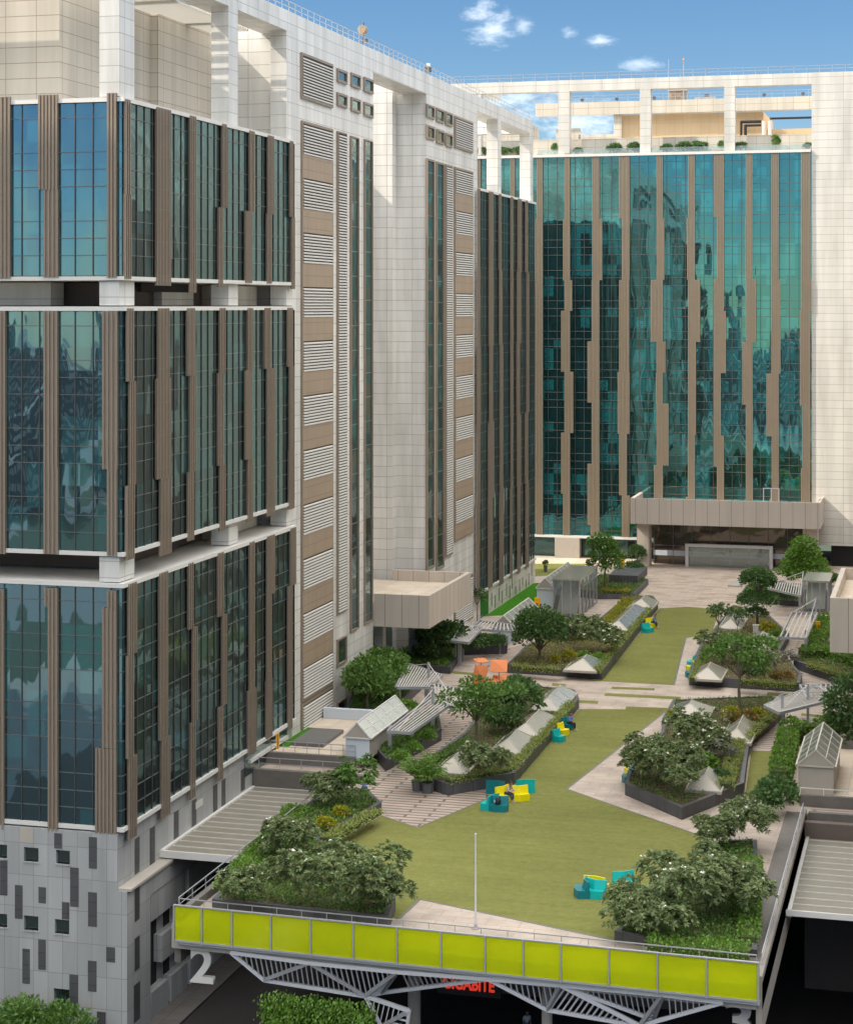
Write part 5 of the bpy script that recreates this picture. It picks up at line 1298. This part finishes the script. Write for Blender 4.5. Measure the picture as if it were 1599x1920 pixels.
# roof terrace of the far wing
for pxm, s, k, lab in ((1040,.33,'slim','leftmost'),(1083,.8,'dbush','second'),(1152,1.2,'dbush','third'),(1190,1.2,'dbush','fourth'),(1250,1.0,'dbush','fifth'),(1282,1.2,'dbush','sixth'),(1310,1.2,'dbush','seventh'),(1352,.30,'slim','eighth'),(1388,1.0,'dbush','ninth'),(1455,.42,'slim','tenth and tallest'),(1515,.8,'dbush','rightmost')):
    x = onY(pxm, 285, YF+1.2)[0]; plant(k, 0, 0, 52.86, s, lab+' plant from the left on the far roof terrace', 'roof terrace bushes', at=(x, YF+1.3))
for pxm, lab in ((905,'bush at the left end of the far roof, behind the left wing'),(945,'low bush on the far roof seen through the left roof frame'),(972,'bush on the far roof beside the last left wing pillar')):
    x = onY(pxm, 285, YF+1.2)[0]; plant('dbush', 0, 0, 52.86, 1.0, lab, 'roof terrace bushes', at=(x, YF+1.3))
# ---------------------------------------------------------------- hedges: leaf boxes along a line
def hedge(label, pts, wd, z0, h, lf, group=None, dens=130, ln=.13, kind=None, name='hedge'):
    L = [Vector((*p, 0)) for p in pts]; tot = sum((b_-a).length for a, b_ in zip(L, L[1:])); loc = (L[0].x, L[0].y, z0)
    P = []; D = []
    for a, b_ in zip(L, L[1:]):
        ln_ = (b_-a).length; d = (b_-a).normalized(); s = Vector((-d.y, d.x, 0)); n = int(dens*ln_*(wd+2*h))
        u = rng.random(n)*ln_; face = rng.random(n)*(wd+2*h); lump = 1+.16*np.sin(u*2.1+rng.random()*6)+.1*np.sin(u*5.3)
        off = np.where(face < wd, face-wd/2, np.where(face < wd+h, -wd/2, wd/2)); zz = np.where(face < wd, h*lump, np.where(face < wd+h, (face-wd)*lump, (face-wd-h)*lump))
        off = off*(.85+.15*lump)
        p = np.array(a)[None]*0 + np.stack([a.x+d.x*u+s.x*off, a.y+d.y*u+s.y*off, z0+zz], 1) + rng.normal(size=(n,3))*.045
        dd = np.stack([s.x*np.sign(off)*(face >= wd), s.y*np.sign(off)*(face >= wd), np.where(face < wd, 1., .25)], 1)+rng.normal(size=(n,3))*.65
        P.append(p); D.append(dd)
    P = np.concatenate(P); D = np.concatenate(D)
    T = thing(name, label, 'hedge', loc, 0, group)
    leaves('foliage', P-np.array(loc), D, ln*rng.uniform(.7,1.3,len(P)), .32, M[lf], T, droop=.05)
    mb = MB()
    for a, b_ in zip(L, L[1:]):
        d = (b_-a).normalized(); mb.beam((a.x-d.x*0, a.y, z0+h*.44), (b_.x, b_.y, z0+h*.44), wd*.8, h*.82)
    mb.build('twigs', M['twig'], T); return T
M['twig'] = plain('hedge_twigs', (.06, .08, .02), .95, .4, 6)
GH = 'clipped hedges along the planters'
hedge('olive hedge along the front left lantern planter', poly((840,1470),(955,1449),(1070,1322), Z=.7), .6, .7, .3, 'leaf_ol', GH)
hedge('green hedge behind the near left lantern', poly((808,1432),(850,1415),(880,1395), Z=.7), .8, .7, .4, 'leaf_md', GH)
hedge('olive hedge along the right side of the back left planter', poly((1117,1263),(1217,1143), Z=.7), .6, .7, .3, 'leaf_ol', GH)
hedge('olive hedge along the front of the back left planter', poly((960,1254),(1052,1262), Z=.7), .9, .7, .35, 'leaf_ol', GH)
hedge('yellow green hedge beside the long lantern', poly((1130,1185),(1176,1131), Z=.7), .9, .7, .55, 'leaf_yl', GH)
hedge('olive hedge along the right side of the right front planter', poly((1360,1481),(1383,1400),(1447,1344), Z=.7), .9, .7, .45, 'leaf_ol', GH)
hedge('olive hedge along the front of the right back planter', poly((1385,1283),(1494,1292), Z=.7), .8, .7, .45, 'leaf_ol', GH)
hedge('yellow green hedge along the left of the right back planter', poly((1298,1278),(1325,1228), Z=.7), .5, .7, .35, 'leaf_ol', GH)
hedge('tall bright hedge along the right hand turf strip', poly((1462,1482),(1480,1395),(1565,1388), Z=.1), 1.2, .1, 1.5, 'leaf_br', GH, 90, .2)
hedge('bright hedge in the right edge planter, back row', poly((1500,1232),(1560,1232),(1630,1255), Z=.7), 1.6, .7, .8, 'leaf_br', GH, 90, .2)
hedge('olive hedge in the right edge planter, front row', poly((1520,1250),(1630,1285), Z=.7), .9, .7, .35, 'leaf_ol', GH)
hedge('bright hedge beside the beige right canopy', poly((1524,1225),(1550,1172), Z=.1), 1.2, .1, 1.1, 'leaf_br', GH, 90, .2)
hedge('yellow hedge below the slim leafy tree', poly((1128,1112),(1182,1114), Z=.5), 1.6, .5, .4, 'leaf_yl', GH)
hedge('bright low hedge behind the right lime panels', poly((1215,1785),(1405,1795), Z=.45), 1.5, .45, .55, 'leaf_br', GH, 100, .17)
hedge('bright green hedge at the right deck edge', poly((1403,1770),(1412,1620), Z=.45), .9, .45, .4, 'leaf_br', GH, 100, .16)
hedge('green hedge along the left deck edge', poly((425,1672),(560,1520), Z=.6), 1.3, .6, .4, 'leaf_br', GH, 100, .17)
hedge('olive hedge along the lawn side of the front left planter', poly((612,1580),(708,1525), Z=.7), .8, .7, .3, 'leaf_ol', GH)
plant('ybush', 612, 1560, .65, .8, 'yellow flowering bush in the front left planter'); plant('ybush', 640, 1535, .65, .7, 'yellow green bush below the open crowned plumeria')
def cover(label, pts, z, lf, n, ln=.14):
    xs = [p[0] for p in pts]; ys = [p[1] for p in pts]; q = rng.uniform((min(xs),min(ys)), (max(xs),max(ys)), (n*4,2)); ins_ = np.zeros(len(q), bool); j = len(pts)-1
    for i in range(len(pts)):
        xi, yi = pts[i]; xj, yj = pts[j]; k = ((yi > q[:,1]) != (yj > q[:,1])) & (q[:,0] < (xj-xi)*(q[:,1]-yi)/(yj-yi+1e-9)+xi); ins_ ^= k; j = i
    q = q[ins_][:n]; c = np.array([q[:,0].mean(), q[:,1].mean(), z])
    cl_ = .5+.5*np.sin(q[:,0]*2.3)*np.sin(q[:,1]*1.9+1); keep = rng.random(len(q)) < .5+.5*cl_; q = q[keep]
    P = np.concatenate([q, z+rng.random((len(q),1))*.22], 1); D = rng.normal(size=P.shape)*.7+np.array([0,0,.8])
    o = leaves('ground_cover', P-c, D, ln*rng.uniform(.6,1.3,len(P)), .3, M[lf], None, tuple(c)); return tag(struct(o, 'stuff'), label, 'ground cover')
cover('low green ground cover in the front left planter', PL[1], .72, 'leaf_md', 18200, .17)
cover('low green ground cover in the left lantern planter', PL[2], .72, 'leaf_md', 13000)
cover('low green ground cover round the round tree', PL[3], .72, 'leaf_ol', 15600)
cover('low green ground cover in the right front planter', PL[4], .72, 'leaf_md', 15600)
cover('low green ground cover in the right back planter', PL[5], .72, 'leaf_ol', 11700)
cover('low plants in the planter under the front left pergola', PL[6], .82, 'leaf_md', 6500, .18)
cover('low plants in the planter behind the parasols', PL[7], .72, 'leaf_dk', 6500, .2)
cover('low leafy plants in the planter under the left canopy', PL[8], .52, 'leaf_md', 7800, .22)
cover('low plants in the right edge planter', PL[9], .72, 'leaf_md', 6500, .18)
cover('low plants in the planter of the slim leafy tree', PL[10], .52, 'leaf_md', 4680, .2); cover('low plants near the small glass stair box', PL[11], .52, 'leaf_md', 5720, .2)
cover('low plants below the lush trees', PL[12], .62, 'leaf_md', 11700, .22); cover('low green plants in the right front corner planter', PL[13], .42, 'leaf_md', 13000, .17)
# ---------------------------------------------------------------- potted palms and pots by the far entrance
def palm(x, y, z0, s, label, group):
    T = thing('potted_palm', label, 'potted plant', (x, y, z0), 0, group)
    MB().lathe([(.30*s,z0),(.36*s,z0+.55*s),(.40*s,z0+.62*s),(.34*s,z0+.62*s),(.33*s,z0+.55*s)], x, y).build('pot', M['pot'], T, smooth=False)
    P = []; D = []; st = MB()
    for i in range(34):
        a = rng.uniform(0, 6.28); e = rng.uniform(.75, 1.45); ln = rng.uniform(1.2, 2.0)*s; pv = Vector((0,0,.5*s)); d = Vector((math.cos(a)*math.cos(e), math.sin(a)*math.cos(e), math.sin(e)))
        for k in range(11):
            nx = pv + d*ln/11; st.tube((x+pv.x,y+pv.y,z0+pv.z), (x+nx.x,y+nx.y,z0+nx.z), .018*s, .014*s, 4, False)
            sd = d.cross(Vector((0,0,1))).normalized() if abs(d.z) < .98 else Vector((1,0,0))
            if k > 2:
                for sg in (-1, 1): P.append(tuple(nx)); D.append(tuple(sd*sg*.8 + d*.7 + Vector((0,0,-.15))))
            pv = nx; d = (d+Vector((0,0,-.085))).normalized()
    leaves('fronds', np.array(P), np.array(D), .42*s*rng.uniform(.7,1.1,len(P)), .09, M['leaf_br'], T); st.build('stalks', M['leaf_md'], T); return T
x, y = onZ(783, 1483); palm(x, y, 0, 1.15, 'left potted palm on the striped paving', 'potted palms'); x, y = onZ(802, 1487); palm(x, y, 0, 1.15, 'right potted palm beside the lantern planter', 'potted palms')
struct(MB().box(0,0,-11.5,.1,.1,-11.4).build('ground_marker', M['soil'])) if False else None
def potted(px, py, key, s, label, r=.5):
    x, y = onZ(px, py); T = thing('plant_pot', label, 'pot', (x, y, 0), 0, 'pots by the far entrance'); MB().lathe([(r*.75,0),(r,.7),(r,.85),(r*.85,.85),(r*.85,.75)], x, y).build('pot', M['pot'], T)
    MB().lathe([(r*.84,.74),(r*.84,.76)], x, y).build('soil', M['soil'], T); return x, y
for px_, py_, s, lab in ((1195,1064,1.7,'dark bush in a pot left of the far entrance'), (1212,1052,1.6,'dark bush in a pot at the entrance column'), (1365,1060,1.7,'round bush in a pot before the entrance portal'), (1023,1073,.6,'small plant in a pot on the far lawn')):
    x, y = potted(px_, py_, 'dbush', s, lab.replace('bush in a pot', 'pot under the bush').replace('plant in a pot', 'pot of the plant'), .5 if s > 1 else .25); plant('dbush', 0, 0, .75, s, lab, 'potted bushes', at=(x, y), sxy=.75)
# green wall under the deck
xg0, zg1 = onY(497, 1852, 94.6); xg1, zg0 = onY(700, 1935, 94.6)
GW = thing('green_wall', 'hanging green plants on the wall under the lattice truss', 'green wall', ((xg0+xg1)/2, 94.8, ST))
MB().box(xg0, 94.6, ST, xg1, 95.1, zg1-.9).build('backing', M['twig'], GW)
n = 15000; P = np.stack([rng.uniform(xg0, xg1, n), 94.5+rng.normal(size=n)*.12, rng.uniform(ST+1, zg1, n)], 1); P[:,2] -= (P[:,2]-ST > 4.2)*np.abs(np.sin(P[:,0]*1.9))*.7*rng.random(n); P[:,0] += rng.normal(size=n)*.2; P[:,1] -= .25*(.5+.5*np.sin(P[:,0]*2.7)*np.sin(P[:,2]*1.6))
leaves('foliage', P-np.array(GW.location), rng.normal(size=P.shape)*.5+np.array([0,-.6,-.5]), .19*rng.uniform(.6,1.3,n), .26, M['leaf_br'], GW)
x = onY(478, 1880, 97.5)[0]
plant('lush', 0, 0, ST, 1.3, 'pale leafy shrub left of the hanging green wall', None, at=(onY(500,1890,94.6)[0]-.3, 95.4), sxy=.5)
plant('lush', 0, 0, ST, 1.15, 'dark shrub beside the column under the red sign', None, at=(onY(812,1890,98.6)[0], 98.6), sxy=.6)
plant('bush', 0, 0, ST, 2.2, 'yellow green shrub under the right part of the lattice', None, at=(onY(1060,1910,97.6)[0], 97.6)); plant('dbush', 0, 0, ST, 2.0, 'dark shrub under the lattice by the numeral 3', None, at=(onY(1310,1915,97)[0], 97.2))

# ================================================================ people (small, seated on the benches; one walking under the deck)
def skin_mesh(name, J, E, mat, parent, sub=1):
    """J: joint -> (x,y,z,rx[,ry]); E: edges between joints; one continuous skinned surface"""
    keys = list(J); me = bpy.data.meshes.new(name); me.from_pydata([J[k][:3] for k in keys], [(keys.index(a), keys.index(b)) for a, b in E], [])
    o = bpy.data.objects.new(name, me); C.objects.link(o)
    m = o.modifiers.new('skin', 'SKIN'); m.use_smooth_shade = True; o.modifiers.new('sub', 'SUBSURF').levels = sub; o.modifiers['sub'].render_levels = sub
    for i, k in enumerate(keys):
        r = J[k][3]; me.skin_vertices[0].data[i].radius = (r, J[k][4] if len(J[k]) > 4 else r); me.skin_vertices[0].data[i].use_root = (i == 0)
    bpy.context.view_layer.update()
    ev = bpy.data.meshes.new_from_object(o.evaluated_get(bpy.context.evaluated_depsgraph_get())); bpy.data.objects.remove(o)
    ev.materials.clear(); ev.materials.append(M[mat]); q = bpy.data.objects.new(name, ev); C.objects.link(q); q.parent = parent; return q
def person(label, x, y, z, face, shirt, legs, sit=True, lean=.12, arms='phone', hairlen=0):
    T = thing('person', label, 'person', (x, y, z), rad(face))       # faces local -Y
    J = {}
    hz = .50 if sit else .93
    J['pel'] = (0, 0, hz, .13, .11); J['sp'] = (0, -lean*.5, hz+.22, .125, .10); J['ch'] = (0, -lean*.9, hz+.42, .15, .11); J['nk'] = (0, -lean*1.1-.01, hz+.56, .055)
    J['h0'] = (0, -lean*1.3-.03, hz+.63, .075); J['h1'] = (0, -lean*1.45-.04, hz+.74, .088, .098); J['h2'] = (0, -lean*1.4-.03, hz+.82, .06)
    J['nose'] = (0, -lean*1.5-.135, hz+.715, .014)
    E = [('pel','sp'),('sp','ch'),('ch','nk'),('nk','h0'),('h0','h1'),('h1','h2'),('h1','nose')]
    for s, n in ((-1,'l'),(1,'r')):
        J[n+'sh'] = (.17*s, -lean*.95, hz+.47, .055); J[n+'ear'] = (.09*s, -lean*1.4-.03, hz+.735, .016); E += [('ch',n+'sh'),('h1',n+'ear')]
        if arms == 'phone': J[n+'el'] = (.22*s, -lean-.10, hz+.22, .042); J[n+'wr'] = (.08*s, -lean-.30, hz+.26, .028); fd = (-.3*s, -.7, .2)
        else: J[n+'el'] = (.24*s, -lean+(.12 if s > 0 else -.02), hz+.22, .042); J[n+'wr'] = (.24*s, -lean-(.02 if s > 0 else .2), hz+.0, .028); fd = (0, -.25, -.95)
        J[n+'pm'] = tuple(J[n+'wr'][i]+fd[i]*.07 for i in range(3))+(.034, .018)
        E += [(n+'sh',n+'el'),(n+'el',n+'wr'),(n+'wr',n+'pm')]
        for q, (off, L) in enumerate(((-.03,.065),(-.01,.08),(.01,.075),(.03,.06))):
            b_ = J[n+'pm']; k = (b_[0]+off*.9, b_[1]+fd[1]*L*.6, b_[2]+fd[2]*L*.6+off*.3, .009); t = (k[0]-.01*s, k[1]+fd[1]*L*.4, k[2]+fd[2]*L*.4-.015, .008)
            J[f'{n}f{q}'] = k; J[f'{n}g{q}'] = t; E += [(n+'pm',f'{n}f{q}'),(f'{n}f{q}',f'{n}g{q}')]
        J[n+'th'] = (J[n+'wr'][0]-.045*s, J[n+'wr'][1]+fd[1]*.06, J[n+'wr'][2]+fd[2]*.05+.02, .010); E.append((n+'wr',n+'th'))
        if sit: J[n+'hp'] = (.09*s, -.03, hz-.01, .09); J[n+'kn'] = (.12*s, -.46, hz+.0, .062); J[n+'an'] = (.12*s, -.50+.06*s, .08, .042); J[n+'to'] = (.13*s, -.70+.06*s, .04, .035)
        else: J[n+'hp'] = (.09*s, 0, hz-.06, .09); J[n+'kn'] = (.10*s, -.10*s-.04, .48, .062); J[n+'an'] = (.10*s, .16 if s < 0 else -.22, .09, .042); J[n+'to'] = (.11*s, .02 if s < 0 else -.42, .04, .035)
        E += [('pel',n+'hp'),(n+'hp',n+'kn'),(n+'kn',n+'an'),(n+'an',n+'to')]
    skin_mesh('body', J, E, 'skin', T)
    def grow(k, d): v = J[k]; return v[:3]+tuple(r+d for r in v[3:])
    S = {k: grow(k, .018) for k in ('pel','sp','ch','lsh','rsh')}; SE = [('pel','sp'),('sp','ch'),('ch','lsh'),('ch','rsh')]
    S['nkb'] = tuple(J['ch'][i]*.5+J['nk'][i]*.5 for i in range(3))+(.075,); SE.append(('ch','nkb'))
    for n in 'lr':
        S[n+'el'] = grow(n+'el', .016); SE.append((n+'sh',n+'el'))
        if shirt != 'stripe': S[n+'cf'] = tuple(J[n+'el'][i]*.25+J[n+'wr'][i]*.75 for i in range(3))+(.042,); SE.append((n+'el',n+'cf'))
    skin_mesh('shirt', S, SE, shirt, T)
    Q = {'pel': grow('pel', .022)}; QE = []
    for n in 'lr':
        for k in ('hp','kn'): Q[n+k] = grow(n+k, .016)
        Q[n+'an'] = J[n+'an'][:2]+(J[n+'an'][2]+.04, .055); QE += [('pel',n+'hp'),(n+'hp',n+'kn'),(n+'kn',n+'an')]
    skin_mesh('trousers', Q, QE, legs, T)
    for n in 'lr':
        a = J[n+'an']; b_ = J[n+'to']; skin_mesh('shoe', {'a': (a[0], a[1]+.04, .055, .05), 'b': (a[0], a[1]-.06, .05, .048), 'c': (b_[0], b_[1]-.03, .04, .036)}, [('a','b'),('b','c')], 'shoe', T)
    h = J['h1']; Hh = {'a': (0, h[1]+.035, h[2]-.0, .08, .085), 'b': (0, h[1]+.02, h[2]+.07, .088, .088), 'c': (0, h[1]-.03, h[2]+.105, .06)}; HE = [('a','b'),('b','c')]
    if hairlen: Hh['d'] = (0, h[1]+.08, h[2]-.16, .06); HE.append(('a','d'))
    skin_mesh('hair', Hh, HE, 'hair', T); 
    e = MB()
    for s in (-1, 1): e.box(.03*s-.012, h[1]-.100, h[2]-.004, .03*s+.012, h[1]-.085, h[2]+.008)
    o = e.build('eyes', M['hair']); o.parent = T
    m_ = MB().box(-.022, h[1]-.10, h[2]-.062, .022, h[1]-.085, h[2]-.054).build('mouth', M['brownvoid']); m_.parent = T
    return T
def on_bench(px, py, label, face, shirt, legs, **k):
    x, y = onZ(px, py); return person(label, x, y, .01, face, shirt, legs, **k)
on_bench(951, 1502, 'person in a pink check shirt and jeans reading on the yellow bench', 60, 'pinkshirt', 'jeans', lean=.26, hairlen=1)
on_bench(1068, 1368, 'person in a blue shirt and black trousers on the lantern planter bench', 65, 'blueshirt', 'blackcloth', lean=.1)
on_bench(1224, 1176, 'person with dark hair in pale blue sitting by the back lawn', 60, 'blueshirt', 'jeans', lean=.22, hairlen=1)
x, y = onZ(684, 1502); person('person in blue sitting behind the open crowned plumeria', x, y, .30, 200, 'blueshirt', 'jeans')
x = onY(987, 1905, 111)[0]; person('person in a striped shirt walking under the deck', x, 111, ST+.02, 30, 'stripe', 'blackcloth', sit=False, arms='walk')
x, y = onZ(934, 1521); z0 = .47; T = thing('rucksack', 'grey and black rucksack lying on the dark teal bench', 'bag', (x, y-.05, z0))
o = MB().lathe([(.10,0),(.2,.04),(.22,.18),(.18,.32),(.08,.40)], 0, 0, 12).build('bag', M['blackcloth'], smooth=True); o.parent = T
o = MB().lathe([(.05,.06),(.14,.08),(.15,.2),(.05,.28)], -.14, -.03, 10).build('front_pocket', M['steel'], smooth=True); o.parent = T
o = MB().beam((.05,.05,.38),(.12,.1,.46),.03).beam((.12,.1,.46),(.14,.06,.36),.03).build('handle', M['blackcloth']); o.parent = T
